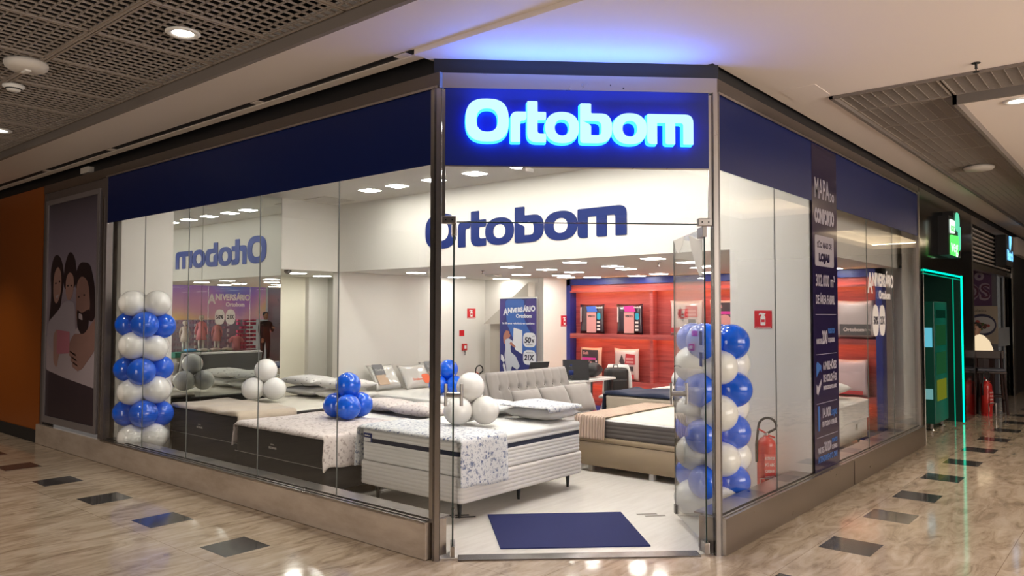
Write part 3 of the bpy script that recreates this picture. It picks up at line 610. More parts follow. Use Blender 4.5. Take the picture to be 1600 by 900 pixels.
# ------------------------------------------------------------------ red shelving on the back wall
sh = thing('wall_shelving', 'red-stained wooden wall shelving with royal blue border and glowing shelf lights', 'shelving', (11.05, 5.2, 0))
X0 = 11.05
kb(MB().box((10.98, 2.79, 0), (X0, 7.85, 2.16)), 'back_panel', MT['redwood'], sh)
kb(MB().box((10.80, 7.80, 0), (10.99, 7.88, 2.275)).box((10.80, 2.77, 0), (10.99, 2.85, 2.275)).box((10.80, 2.77, 2.17), (10.99, 7.88, 2.275)), 'blue_border', MT['bluetrim'], sh)
kb(MB().box((10.82, 2.85, 0), (10.98, 7.80, .12)), 'blue_plinth', MT['bluetrim'], sh)
kb(MB().box((10.84, 2.85, 2.07), (10.98, 7.80, 2.17)), 'cornice', MT['redwood'], sh)
for z in (1.34-.05, .57-.05, 2.07): kb(MB().box((10.80, 2.85, z-.03), (10.812, 7.80, z+.005)), 'shelf_lip', MT['redwood'], sh)
for z in (1.34, .57): kb(MB().box((10.80, 2.85, z-.05), (10.98, 7.80, z)), 'shelf', MT['redwood'], sh)
for y in (6.22, 4.58): kb(MB().box((10.83, y-.03, .12), (10.98, y+.03, 2.07)), 'divider', MT['redwood'], sh)
for z in (2.065, 1.285, .515):
    for a, b in ((2.87, 4.54), (4.62, 6.18), (6.26, 7.78)): kb(MB().box((10.825, a, z-.012), (10.84, b, z)), 'light_strip', MT['led'], sh)
def cushion(name, w, h, d, m, parent=None, nx=14, ny=10, pin=.35, sag=0, smooth=True, M=None, ears=.06):
    vs = []; fs = []
    for side in (1, -1):
        for j in range(ny+1):
            for i in range(nx+1):
                u = -1+2*i/nx; v = -1+2*j/ny
                t = max(0, (1-abs(u)**2.6))**.5*max(0, (1-abs(v)**2.6))**.5
                k = 1-ears*(1-abs(u)**2)*(abs(v)**3); k2 = 1-ears*(1-abs(v)**2)*(abs(u)**3)
                x = u*w/2*k2; y = v*h/2*k
                vs.append((x, y, side*t*d/2+(random.random()-.5)*.006*(t > .1)))
    n1 = (nx+1)*(ny+1)
    for s_ in (0, 1):
        for j in range(ny):
            for i in range(nx):
                a = s_*n1+j*(nx+1)+i; q = (a, a+1, a+nx+2, a+nx+1); fs.append(q if s_ == 0 else q[::-1])
    if M: vs = [M @ Vector(v) for v in vs]
    b = MB().add(vs, fs); o = b.build(name, m, parent, smooth=smooth)
    bmx = bmesh.new(); bmx.from_mesh(o.data); bmesh.ops.remove_doubles(bmx, verts=bmx.verts, dist=.0015); bmx.to_mesh(o.data); bmx.free()
    return o
clearbag = mat('packaging_plastic', (.55, .42, .40), .2, coat=.4)
darkbag = mat('dark_packaging', (.035, .020, .030), .25, coat=.5)
pkpink = mat('print_pink', (.60, .26, .25), .4); pkmag = mat('print_magenta', (.55, .03, .25), .4); pkblue = mat('print_blue', (.05, .12, .45), .4); pkred = mat('print_red', (.45, .03, .04), .4); pkwhite = mat('print_white', (.72, .60, .58), .4); pkdark = mat('print_dark', (.05, .03, .035), .4); pkteal = mat('print_teal', (.02, .30, .42), .4)
wband = mat('grey_label_band', (.09, .08, .085), .4)
def packed(y, z, w, h, body, lab, kind):
    F = frame((10.86, y, z+h/2+.0), (0, -1, 0)); t = thing('packaged_pillow', lab, 'pillow', (10.86, y, z))
    o = cushion('bag', w, h, .12, body, None, M=F, ears=.05, pin=.3); keep(o, t)
    d = .064
    def fp(nm, pts, m, dd=0, r=.006): return flat(nm, [rpoly(pts, r)], F, .0006, m, t, d=d+dd)
    if kind in ('blue', 'mag'):
        fp('label_panel', [(-w*.14, -h*.46), (w*.24, -h*.46), (w*.24, h*.22), (-w*.14, h*.22)], pkpink)
        fp('label_swoosh', [(-w*.12, h*.24), (w*.30, h*.24), (w*.22, h*.44), (-w*.16, h*.42)], pkblue if kind == 'blue' else pkmag)
        fp('badge', [(w*.28, -h*.02), (w*.42, -h*.02), (w*.42, h*.20), (w*.28, h*.20)], pkteal, .001, .03)
        text('print_lettering', 'VISCO', F, w*.05, h*.06, h*.10, pkdark, t, .003, align='CENTER', d=d+.002)
        text('print_lettering', 'Ortobom', F, w*.36, h*.36, h*.07, pkwhite, t, .002, align='CENTER', d=d+.002)
        for k in range(3): fp('icon', [(w*.28, -h*(.14+.12*k)), (w*.40, -h*(.14+.12*k)), (w*.40, -h*(.08+.12*k)), (w*.28, -h*(.08+.12*k))], pkwhite, .001)
        fp('side_print', [(-w*.40, -h*.10), (-w*.36, -h*.10), (-w*.36, h*.40), (-w*.40, h*.40)], pkwhite, .0)
    elif kind == 'photo':
        fp('label_panel', [(-w*.34, -h*.44), (w*.40, -h*.44), (w*.40, h*.42), (-w*.34, h*.42)], pkdark)
        fp('label_band', [(-w*.34, h*.10), (w*.30, h*.10), (w*.30, h*.18), (-w*.34, h*.18)], pkmag, .001)
        fp('printed_sleeper', [(-w*.30, -h*.20), (-w*.26, h*.06), (w*.05, h*.10), (w*.22, -h*.05), (w*.24, -h*.30), (-w*.05, -h*.30)], pkpink, .001, .05)
        for k in range(5): fp('icon', [(w*.28, h*(.04-.09*k)), (w*.36, h*(.04-.09*k)), (w*.36, h*(.09-.09*k)), (w*.28, h*(.09-.09*k))], pkwhite, .001)
        text('print_lettering', 'Soft', F, -w*.28, h*.28, h*.12, pkpink, t, .003, d=d+.002)
    elif kind == 'plain':
        fp('label_band', [(-w*.40, -h*.44), (w*.40, -h*.44), (w*.40, -h*.34), (-w*.40, -h*.34)], pkred)
    elif kind == 'band':
        fp('label_band', [(-w*.38, -h*.40), (w*.42, -h*.40), (w*.42, -h*.12), (-w*.38, -h*.12)], wband)
        text('print_lettering', 'Ortobom', F, -w*.28, -h*.30, h*.13, pkwhite, t, .002, d=d+.002)
        text('print_lettering', 'conforto', F, w*.12, -h*.29, h*.09, pkwhite, t, .0, d=d+.002)
    else:
        fp('label_band', [(-w*.42, -h*.42), (w*.36, -h*.42), (w*.36, -h*.28), (-w*.42, -h*.28)], pkred)
        fp('label_block', [(w*.0, h*.02), (w*.40, h*.02), (w*.40, h*.32), (w*.04, h*.34)], pkred)
        for k in range(2): fp('label_line', [(w*.05, h*(.06+.10*k)), (w*.35, h*(.06+.10*k)), (w*.35, h*(.12+.10*k)), (w*.05, h*(.12+.10*k))], pkpink, .001)
        fp('printed_stripe', [(-w*.22, h*.10), (-w*.12, h*.32), (w*.0, h*.06), (-w*.04, -h*.12)], pkdark, .001)
        fp('label_square', [(w*.12, -h*.18), (w*.34, -h*.18), (w*.34, -h*.04), (w*.12, -h*.04)], pkdark, .001)
packed(7.38, 1.34, .50, .50, darkbag, 'black packaged pillow with a blue swoosh on the upper shelf', 'blue')
packed(6.64, 1.34, .50, .50, darkbag, 'black packaged pillow with a magenta swoosh on the upper shelf', 'mag')
packed(7.40, .57, .44, .54, mat('peach_packaging', (.60, .36, .28), .3), 'packaged pillow with a sleeper photo on the lower shelf behind the laptop', 'photo')
packed(6.70, .57, .48, .54, clearbag, 'white packaged pillow with red print on the lower shelf', 'red')
packed(5.62, 1.34, .55, .55, clearbag, 'white packaged pillow on the upper shelf behind the right door leaf', 'red')
packed(4.95, 1.34, .55, .55, clearbag, 'white packaged pillow on the upper shelf beside the right entrance post', 'photo')
packed(3.12, 1.34, .50, .52, mat('grey_packaging', (.50, .42, .42), .3), 'packaged pillow with a grey band on the upper shelf in the right window', 'band')
packed(3.22, .57, .50, .50, mat('lilac_packaging', (.60, .47, .50), .3), 'pale packaged pillow on the lower shelf in the right window', 'plain')
packed(3.9, 1.34, .5, .5, darkbag, 'dark packaged pillow on the upper shelf behind the pier', 'blue')
# ------------------------------------------------------------------ roll-up banner
bn = thing('rollup_banner', 'blue roll-up banner reading ANIVERSÁRIO with a kneeling woman hugging a mattress', 'banner', (9.93, 8.24, 0))
FN = frame((9.92, 8.65, 0), (0, -1, 0))
bb = mat('banner_navy', (.022, .028, .17), .45); bl = mat('banner_blue', (.035, .12, .42), .45); bd = mat('banner_indigo', (.05, .035, .20), .45)
kb(MB().obox(FN, (0, .06, -.004), (.80, 1.93, .0)), 'print', bb, bn)
kb(MB().obox(FN, (-.01, 1.93, -.012), (.81, 1.955, .008)), 'top_rail', MT['white'], bn)
kb(MB().obox(FN, (-.02, 0, -.09), (.82, .07, .09)), 'base_cassette', MT['steel'], bn, bev=.01)
kb(MB().tube([FN @ Vector((.4, .05, -.04)), FN @ Vector((.4, 1.92, -.02))], .008, 8), 'support_pole', MT['steel'], bn)
def bf(nm, pts, m, d, r=0.): return flat(nm, [rpoly(pts, r) if r else pts], FN, .0004, m, bn, d=d)
bf('print_shape', [(.12, 1.92), (.55, 1.92), (.52, 1.65), (.62, 1.42), (.79, 1.28), (.79, 1.02), (.60, .95), (.36, 1.15), (.16, 1.5)], bl, .0012, .08)
bf('print_shape', [(.01, 1.92), (.12, 1.92), (.12, 1.6), (.01, 1.5)], bd, .001, .02)
bf('print_shape', [(.58, 1.92), (.79, 1.92), (.79, 1.35), (.66, 1.48), (.56, 1.68)], bd, .0014, .06)
wv = mat('banner_white', (.80, .82, .86), .5); dk = mat('banner_ink', (.012, .014, .04), .5); skn = mat('banner_skin', (.42, .18, .13), .5)
s0 = 'ANIVERSÁRIO'; x = .085
for i, ch in enumerate(s0):
    sz = .155 if i == 0 else (.115 if i < 3 else .085+.004*i)
    text('print_lettering', ch, FN, x, 1.69-(.035 if i == 0 else .0)+.003*i, sz, wv, bn, .006, d=.002, sx=.92); x += {0: .098, 1: .073, 2: .03}.get(i, .049+.0022*i if ch != 'I' else .030)
text('print_lettering', 'Ortobom', FN, .36, 1.61, .085, wv, bn, .003, d=.002, maxw=.34)
text('print_lettering', 'há 50 anos referência em conforto', FN, .06, 1.50, .045, wv, bn, .001, d=.002, maxw=.70)
for cy_, big, sm in ((1.24, '50', 'DE DESCONTO'), (.95, '21X', 'PAGUE EM ATÉ')):
    flat('badge', [sup(.655, cy_, .135, .122, 3.2)], FN, .0004, wv, bn, d=.0018)
    text('print_lettering', big, FN, .545, cy_-.045, .125, dk, bn, .006, d=.003, shear=.15, maxw=.145 if big == '50' else .215)
    text('print_lettering', sm, FN, .585, cy_-.085 if big == '50' else cy_+.07, .026, dk, bn, .0, d=.003, maxw=.14)
text('print_lettering', '%', FN, .70, 1.20, .075, dk, bn, .003, d=.003, shear=.15)
text('print_lettering', 'ATÉ', FN, .715, 1.29, .03, dk, bn, .0, d=.003)
def bw(nm, pts, m, d, r): bf(nm, [(a, b_*.687+.547) for a, b_ in pts], m, d, r)
bw('printed_mattress', [(.31, 1.30), (.50, 1.24), (.50, .66), (.35, .76), (.30, .9)], wv, .002, .01)
bw('printed_hair', [(.09, .90), (.08, 1.10), (.14, 1.24), (.23, 1.20), (.16, 1.04), (.14, .90)], skn, .0016, .03)
bw('printed_face', [(.13, 1.06), (.13, 1.18), (.20, 1.18), (.25, 1.10), (.19, 1.02)], skn, .0022, .03)
bw('printed_body', [(.12, 1.0), (.20, 1.04), (.29, .98), (.31, .90), (.24, .86), (.25, .70), (.36, .60), (.45, .36), (.39, .27), (.27, .36), (.25, .14), (.17, .08), (.15, .30), (.13, .45), (.11, .62), (.13, .78)], mat('print_pale_blue', (.60, .64, .72), .5), .0024, .03)
bw('printed_arm', [(.22, .90), (.34, .80), (.36, .84), (.25, .96)], skn, .0028, .015)
bw('printed_foot', [(.03, .50), (.03, .64), (.07, .62), (.12, .48), (.09, .44)], wv, .0026, .015)
bw('printed_leg', [(.09, .44), (.12, .36), (.17, .12), (.13, .10), (.07, .36)], wv, .0018, .01)
# ------------------------------------------------------------------ small wall signs
def wsign(nm, F, w, h, lab, pict, cat='sign'):
    t = thing(nm, lab, cat, tuple(F.translation)); kb(MB().obox(F, (-w/2, -h/2, 0), (w/2, h/2, .004)), 'plate', MT['signred'], t)
    if pict == 'ext':
        flat('pictogram', [rpoly([(-.028, -.065), (.028, -.065), (.028, .03), (.012, .05), (.03, .06), (.03, .07), (-.04, .075), (-.05, .05), (-.042, .045), (-.034, .06), (-.012, .05), (-.028, .03)], .008)], F, .0004, MT['white'], t, sx=w/.2, sy=h/.2, d=.005)
        flat('pictogram_band', [[(-.02, -.03), (.02, -.03), (.02, .0), (-.02, .0)]], F, .0004, MT['signred'], t, sx=w/.2, sy=h/.2, d=.0062)
        text('lettering', 'EXTINTOR DE INCÊNDIO', F, 0, -h*.46, h*.07, MT['white'], t, align='CENTER', d=.005, maxw=w*.9)
    return t
FX = frame((XS, 2.80, 1.615), (0, -1, 0)); wsign('extinguisher_sign', FX, .165, .165, 'square red fire extinguisher sign on the white pier in the right window', 'ext')
wsign('extinguisher_sign', frame((9.79, YM, 1.68), (1, 0, 0)), .21, .17, 'small red extinguisher sign on the left wall by the banner', 'ext')
wsign('extinguisher_sign', frame((10.74, 7.88, 1.55), (1, 0, 0)), .20, .19, 'small red extinguisher sign on the pinkish wall left of the red shelving', 'ext')
wsign('alarm_notice', frame((9.55, YM, 1.34), (1, 0, 0)), .12, .10, 'tiny red notice above the alarm button on the left wall', 'none')
t = thing('alarm_button', 'small red alarm call button with hanging cord on the left wall', 'alarm', (9.6, YM, 1.1))
MB().box((-.05, -.04, -.06), (.05, 0, .06)).build('box', MT['red'], t, bev=.005)
MB().box((-.025, -.044, -.025), (.025, -.04, .025)).build('button', MT['white'], t); MB().tube([(0, -.03, -.06), (.01, -.03, -.10), (0, -.03, -.14)], .006, 6).build('cord', MT['rubber'], t)
def extinguisher(x, y, z, r, h, lab, rz=0, stand=True):
    t = thing('fire_extinguisher', lab, 'fire extinguisher', (x, y, z), rz)
    MB().lathe([(r*.9, .03), (r, .045), (r, h*.78), (r*.93, h*.84), (r*.6, h*.89), (r*.28, h*.91), (r*.28, h*.93)], n=28).build('cylinder', MT['red'], t, smooth=True)
    MB().lathe([(r*.94, .0), (r*.94, .035)], n=28).build('foot_ring', MT['signred'], t)
    MB().lathe([(r*.2, h*.92), (r*.22, h*.97)], n=12).build('valve', MT['steel'], t)
    MB().tube([(0, 0, h*.96), (-r*.9, -r*.2, h*1.02)], .008, 6).tube([(0, 0, h*.94), (r*.9, -r*.2, h*.90)], .009, 6).build('handle', MT['red'], t)
    MB().tube([(0, 0, h*.95)]+[(r*.15+r*1.0*math.cos(a), 0, h*1.06+h*.12*math.sin(a)) for a in [-.3+i*.34 for i in range(11)]]+[(-r*1.12, 0, h*.8), (-r*1.1, 0, h*.55)], .011, 8).build('hose', MT['rubber'], t, smooth=True)
    MB().obox(Matrix(), (-r*.6, -r*1.01, h*.28), (r*.6, -r*.8, h*.68)).build('label_plate', MT['red'], t)
    F = frame((0, -r*1.02, 0), (1, 0, 0))
    lm = MT['white']
    for k, s_ in enumerate(('EXTINTOR', 'PÓ ABC', 'CLASSE A B C', 'INSTRUÇÕES')):
        o = text('lettering', s_, F, 0, h*(.60-.09*k), h*.06, lm, None, align='CENTER', maxw=r*1.05); o.parent = t
    MB().obox(Matrix(), (-r*.7, -r*.86, h*.12), (-r*.1, -r*.80, h*.24)).build('inspection_tag', MT['white'], t)
    if stand:
        MB().tube([(-r*1.15, -r*1.1, 0), (-r*1.15, -r*1.1, h*.34), (r*1.15, -r*1.1, h*.34), (r*1.15, -r*1.1, 0)], .006, 6).tube([(r*1.15, -r*1.1, h*.34), (r*1.25, r, h*.34), (r*1.25, r, 0)], .006, 6).build('stand', MT['steel'], t)
    return t
extinguisher(7.05+.0, 2.885-.24+.09, .26, .075, .50, 'red fire extinguisher on a wire stand in the right window by the pier', -.75) if False else extinguisher(6.74, 2.71, .004, .082, .62, 'red fire extinguisher on a wire stand in front of the white pier', -.80)
extinguisher(9.75, 8.98, .004, .09, .66, 'fire extinguisher at the left wall, its hose loop showing above the white balloons')
# floor marking stickers
for k, (x, y, lab) in enumerate(((4.58, 4.40, 'black floor marking sticker under the foot of the front bed'), (5.62, 3.24, 'worn grey floor marking near the open right door'))):
    t = thing('floor_sticker', lab, 'sticker', (x, y, .004), -.72)
    c = MT['rubber'] if k == 0 else mat('worn_ink', (.32, .29, .25), .7)
    MB().box((-.11, .012, 0), (.06, .05, .0012)).box((-.06, -.05, 0), (.11, -.012, .0012)).build('mark', c, t)
# door stops / floor pivots
t = thing('entrance_mat', 'navy carpet door mat lying inside the entrance', 'mat', (4.78, 3.53, .0045))
mt = MB().prism([(4.735, 4.257), (4.053+.06, 3.606-.03), (4.815+.04, 2.804), (5.518, 3.467)], Matrix(), .004, .013); kb(mt, 'pile', MT['navymat'], t)
# ------------------------------------------------------------------ beds
def rr(x0, y0, x1, y1, r, n=5):                 # rounded rectangle loop
    p = []
    for cx, cy, a in ((x1-r, y1-r, 0), (x0+r, y1-r, PI/2), (x0+r, y0+r, PI), (x1-r, y0+r, 3*PI/2)): p += arc(cx, cy, r, a, a+PI/2, n)
    return p
def padded(name, x0, y0, x1, y1, prof, m, parent, r=.06, top=True, seg=None, jit=0):   # prof: (z, outward offset, material index)
    b = MB(); n = None; vs = []; fs = []; mi = []
    sub = 4
    for z, off, i in prof:
        lp = rr(x0-off, y0-off, x1+off, y1+off, max(.005, r+off)); n = len(lp); vs += [(x, y, z) for x, y in lp]
    for k in range(len(prof)-1):
        for j in range(n): fs.append((k*n+j, k*n+(j+1) % n, (k+1)*n+(j+1) % n, (k+1)*n+j)); mi.append(prof[k][2])
    fs.append(tuple(range(n-1, -1, -1))); mi.append(0); fs.append(tuple((len(prof)-1)*n+j for j in range(n))); mi.append(0)
    b.v = vs; b.f = fs; b.m = mi; o = b.build(name, m, None, smooth=False)
    for p in o.data.polygons[:-2]: p.use_smooth = True
    keep(o, parent); return o
def ridges(z0, z1, n, d=.006, mi=0):
    pr = []
    for k in range(n):
        a = z0+(z1-z0)*k/n; b_ = z0+(z1-z0)*(k+1)/n
        pr += [(a, 0, mi), (a+(b_-a)*.12, d*.7, mi), (a+(b_-a)*.5, d, mi), (b_-(b_-a)*.12, d*.7, mi)]
    return pr
def quilted_top(name, x0, y0, x1, y1, z, m, parent, h=.018, cell=.09, seed=0, hh=.0):
    rnd = random.Random(seed); nx = max(8, int((x1-x0)/.035)); ny = max(8, int((y1-y0)/.035)); vs = []; fs = []
    for j in range(ny+1):
        for i in range(nx+1):
            u, v = i/nx, j/ny; x = x0+(x1-x0)*u; y = y0+(y1-y0)*v
            e = min(1, min(u, 1-u)*(x1-x0)/.05)*min(1, min(v, 1-v)*(y1-y0)/.05)
            q = abs(math.sin((x+y)/cell*PI/2))*abs(math.sin((x-y)/cell*PI/2))
            vs.append((x, y, z+e**.5*(h*.6+h*.4*q)+rnd.random()*.0008))
    for j in range(ny):
        for i in range(nx): a = j*(nx+1)+i; fs.append((a, a+1, a+nx+2, a+nx+1))
    o = MB().add(vs, fs).build(name, m, None, smooth=True); keep(o, parent); return o
def leg(mb, x, y, h, r0=.012, r1=.024): mb.lathe([(r0, 0), (r1, h)], (x, y, .004), n=14); return mb
def drape(name, x0, x1, y0, y1, z, hx0, hx1, hy0, hy1, m, lab, cat, res=.03, amp=.008, seed=1, th=.008, fl=.02, folds=0., wav=0., parent=None):
    rnd = random.Random(seed); ph = [rnd.random()*6 for _ in range(8)]
    us = []; u = x0-hx0; nu = int((x1+hx1-x0+hx0)/res); nv = int((y1+hy1-y0+hy0)/res); vs = []; fs = []; g = .012
    for j in range(nv+1):
        V = y0-hy0+(y1+hy1-y0+hy0)*j/nv
        for i in range(nu+1):
            U = x0-hx0+(x1+hx1-x0+hx0)*i/nu
            ox = max(x0-U, 0, U-x1); oy = max(y0-V, 0, V-y1)
            sx = -1 if U < x0 else 1; sy = -1 if V < y0 else 1
            x = min(max(U, x0), x1); y = min(max(V, y0), y1); o_ = max(ox, oy)
            edge = wav*(math.sin(V*9+ph[0])+.5*math.sin(V*23+ph[1])) if ox > 0 else wav*(math.sin(U*9+ph[2])+.5*math.sin(U*21+ph[3]))
            if ox > 0: x += sx*(g*min(1, ox/.03)+.10*min(oy, .2)+amp*(.8+math.sin(V*19+ph[4]))*min(1, ox/.15)+fl*ox)
            if oy > 0: y += sy*(g*min(1, oy/.03)+.10*min(ox, .2)+amp*(.8+math.sin(U*17+ph[5]))*min(1, oy/.15)+fl*oy)
            hz = max(0, o_-.02)
            zz = z-hz*(1+edge)-(.006 if o_ > 0 else 0)
            if o_ == 0: zz += amp*.5*(1+math.sin(U*14+V*9+ph[6])*.5+math.sin(V*21-U*6+ph[7])*.5)+folds*(abs(math.sin(V*5.3+U*3+ph[1]))**3)
            vs.append((x, y, zz))
    for j in range(nv):
        for i in range(nu): a = j*(nu+1)+i; fs.append((a, a+1, a+nu+2, a+nu+1))
    o = MB().add(vs, fs).build(name, m, None, smooth=True)
    sm = o.modifiers.new('thickness', 'SOLIDIFY'); sm.thickness = th; sm.offset = 1
    if parent: keep(o, parent)
    else: tag(o, lab, cat)
    return o
def FMf(x, y, z, rz=0, tilt=0): return Matrix.Translation((x, y, z)) @ Matrix.Rotation(rz, 4, 'Z') @ Matrix.Rotation(tilt, 4, 'X')
# bed 1: striped white spring bed in front
b1 = thing('bed', 'white striped spring bed with a navy band and tapered black legs just inside the entrance', 'bed', (5.25, 4.9, 0))
x0, x1, y0, y1 = 4.42, 6.10, 4.26, 5.52
padded('bed_base', x0, y0, x1, y1, [(.145, -.01, 0)]+ridges(.15, .345, 6, .006)+[(.352, -.006, 0)], MT['matbase'], b1, .05)
padded('mattress', x0+.01, y0+.01, x1-.01, y1-.01, [(.356, -.012, 0), (.362, .002, 0)]+ridges(.366, .516, 5, .007)+[(.517, .001, 1), (.555, .001, 1), (.5555, .001, 0), (.560, .006, 0), (.578, .006, 0), (.586, -.004, 0), (.592, .008, 0), (.615, .010, 0), (.628, .004, 0), (.634, -.01, 0)], [MT['mattress'], MT['navyband']], b1, .06)
quilted_top('quilted_top', x0+.02, y0+.02, x1-.02, y1-.02, .63, MT['squiggle'], b1, .022)
for x, y in ((x0+.11, y0+.12), (x0+.11, y1-.12), (x1-.08, y0+.12), (x1-.08, y1-.12), (5.33, y0+.16), (5.33, y1-.16)): kb(leg(MB(), x, y, .15), 'leg', MT['rubber'], b1)
kb(MB().box((x0-.006, 5.36, .525), (x0+.006, 5.46, .60)), 'brand_label', MT['navytext'], b1)
kb(MB().box((x0-.0075, 5.365, .527), (x0-.005, 5.455, .560)), 'brand_label_patch', MT['mattress'], b1)
text('label_lettering', 'Ortobom', frame((x0-.008, 5.455, .575), (0, -1, 0)), .01, 0, .016, MT['white'], b1, .0006, maxw=.07)
drape('bed_runner', x0-.0, 4.96, y0, y1, .657, .035, 0, .40, .38, MT['floral'], 'blue-grey floral runner across the foot of the front bed, hanging over both sides', 'bed runner', .028, .007, 3, .006, .03, .004, .03)
# bed 2
def dark_bed(x0, x1, y0, y1, zt, lab, legs=True):
    t = thing('bed', lab, 'bed', ((x0+x1)/2, (y0+y1)/2, 0)); zs = zt*.53
    padded('bed_base', x0, y0, x1, y1, [(.085, -.01, 0), (.09, 0, 0), (zs-.012, 0, 0), (zs-.005, -.01, 0)], MT['brownbed'], t, .04)
    padded('mattress', x0+.005, y0+.005, x1-.005, y1-.005, [(zs-.003, -.012, 0), (zs+.004, .004, 0), (zs+.02, .006, 0), (zt-.06, .006, 0), (zt-.045, -.002, 0), (zt-.02, .004, 0), (zt-.004, -.004, 0)], MT['brownbed'], t, .06)
    for x, y in ((x0+.1, y0+.1), (x0+.1, y1-.1), (x1-.1, y0+.1), (x1-.1, y1-.1)): kb(leg(MB(), x, y, .09, .02, .026), 'leg', MT['rubber'], t)
    kb(MB().box((x0+.0, y0-.002, zs+.0), (x0+.002, y1, zs+.003)), 'piping', MT['offwhite'], t)
    F = frame((x0-.0075, (y0+y1)/2+.12, zs+.09), (0, -1, 0)); text('label_lettering', 'PRÓ ESPUMA', F, 0, 0, .028, MT['offwhite'], t, .0006, maxw=.13); text('label_lettering', 'LINHA', F, .03, .035, .018, MT['offwhite'], t, .0, maxw=.06)
    return t
b2 = dark_bed(4.12, 6.05, 5.64, 7.12, .55, 'dark brown bed under a rose floral cover, second from the entrance')
quilted_top('quilted_top', 4.15, 5.67, 6.02, 7.09, .548, MT['whitesheet'], b2, .015, seed=4)
drape('bed_cover', 4.13, 5.15, 5.66, 7.10, .572, .04, 0, .30, .24, MT['pinkfloral'], 'rose and beige floral cover spread over the foot of the second bed', 'bed cover', .03, .009, 5, .007, .05, .006, .05)
b3 = dark_bed(4.28, 6.3, 7.33, 8.80, .58, 'dark brown bed with ivory bedding beside the mirror wall')
quilted_top('quilted_top', 4.30, 7.36, 6.27, 8.77, .578, MT['sheet'], b3, .02, .12, 6)
drape('throw_blanket', 4.29, 4.98, 7.35, 8.78, .605, .03, 0, .22, .03, MT['beigethrow'], 'beige plush throw over the foot corner of the bed beside the mirror', 'blanket', .03, .010, 8, .012, .08, .018, .15)
# pillows on beds
def pillow(x, y, z, rz, w, h, d, m, lab, tilt=0., cat='pillow', nm='pillow', grp=None, ears=.05, edge=None):
    o = cushion(nm, w, h, d, m, None, M=FMf(0, 0, 0, rz, tilt), ears=ears); o.location = (x, y, z); tag(o, lab, cat, grp); return o
pillow(5.86, 4.58, .722, PI/2, .62, .46, .13, MT['mattress'], 'white quilted pillow at the near head corner of the front bed', .0)
pillow(5.86, 5.215, .722, PI/2, .62, .46, .13, MT['mattress'], 'white quilted pillow at the head of the front bed, behind the white balloons')
kbp = drape('pillow_sham', 5.60, 6.10, 4.30, 4.86, .79, .02, .02, .05, .02, MT['floral'], 'blue-grey floral sham draped over the near pillow of the front bed', 'pillow cover', .03, .010, 9, .006, .1, .01, .1)
pillow(5.72, 6.05, .635, PI/2, .78, .50, .13, MT['pinkfloral'], 'rose-toned pillow at the near head end of the second bed')
pillow(5.75, 6.75, .635, PI/2, .68, .50, .13, MT['pinkfloral'], 'rose-toned pillow at the far head end of the second bed, behind blue balloons')
for y, a in ((7.78, 'near'), (8.52, 'far')):
    pillow(6.0, y, .665, PI/2, .74, .48, .12, MT['whitesheet'], 'plain white pillow under the %s printed one on the bed beside the mirror' % a)
    pillow(5.98, y, .795, PI/2, .74, .48, .13, MT['pillowprint'], 'grey-print white pillow, %s one on top on the bed beside the mirror' % a)
# bed 4 at the left wall with wrapped pillows
b4 = thing('bed', 'low white bed along the left wall carrying plastic-wrapped pillows', 'bed', (7.9, 8.0, 0))
padded('bed_base', 7.2, 6.95, 8.75, 9.12, [(.10, 0, 0), (.30, 0, 0), (.305, -.01, 0)], MT['matbase'], b4, .04)
padded('mattress', 7.21, 6.96, 8.74, 9.11, [(.31, -.01, 0), (.315, .005, 0)]+ridges(.32, .46, 3, .006)+[(.47, .006, 0), (.50, .004, 0), (.51, -.01, 0)], MT['mattress'], b4, .06)
quilted_top('quilted_top', 7.23, 6.98, 8.72, 9.09, .508, MT['whitesheet'], b4, .018, seed=11)
for x, y in ((7.3, 7.05), (7.3, 9.0), (8.65, 7.05), (8.65, 9.0)): kb(leg(MB(), x, y, .10), 'leg', MT['rubber'], b4)
b5 = thing('bed', 'dark-banded white mattress bed glimpsed behind the blue balloons', 'bed', (9.3, 7.6, 0))
padded('bed_base', 8.95, 6.95, 9.75, 8.6, [(.05, 0, 0), (.28, 0, 0)], MT['brownbed'], b5, .04)
padded('mattress', 8.96, 6.96, 9.74, 8.59, [(.285, 0, 0), (.40, .0, 0), (.41, .004, 1), (.50, .004, 1), (.51, -.01, 1)], [MT['brownbed'], MT['mattress']], b5, .05)
wrap = mat('clear_wrapped_pillow', (.66, .64, .60), .18, coat=.6); wgrey = mat('label_grey', (.16, .16, .17), .4); wtan = mat('label_tan', (.50, .36, .25), .4); worange = mat('label_orange', (.75, .12, .03), .4)
def wrapped(x, z, lab, rz, kind, y=8.93, w=.52, h=.44, lean=.95):
    Mx = FMf(x, y, z, rz, lean); t = thing('wrapped_pillow', lab, 'pillow', (x, y, z-.15)); o = cushion('bag', w, h, .13, wrap, None, M=Mx, ears=.09); keep(o, t)
    if kind == 'tan':
        flat('label', [rpoly([(-w*.40, .0), (-w*.02, .0), (-w*.02, h*.42), (-w*.40, h*.42)], .01)], Mx, .001, wgrey, t, d=.064)
        flat('label', [rpoly([(-w*.40, -h*.38), (-w*.02, -h*.38), (-w*.02, .0), (-w*.40, .0)], .01)], Mx, .001, wtan, t, d=.064)
        text('lettering', 'Comfort', Mx, -w*.36, h*.15, .05, MT['white'], t, d=.073)
    else:
        flat('label', [rpoly([(w*.10, -h*.38), (w*.38, -h*.38), (w*.38, h*.0), (w*.10, h*.0)], .05)], Mx, .001, worange, t, d=.065)
        text('lettering', 'Ortobom', Mx, -w*.26, -h*.24, .06, worange, t, .001, d=.068, maxw=.2)
    return t
wrapped(7.60, .72, 'plastic-wrapped pillow with grey and tan label, leftmost against the left wall', 0, 'tan')
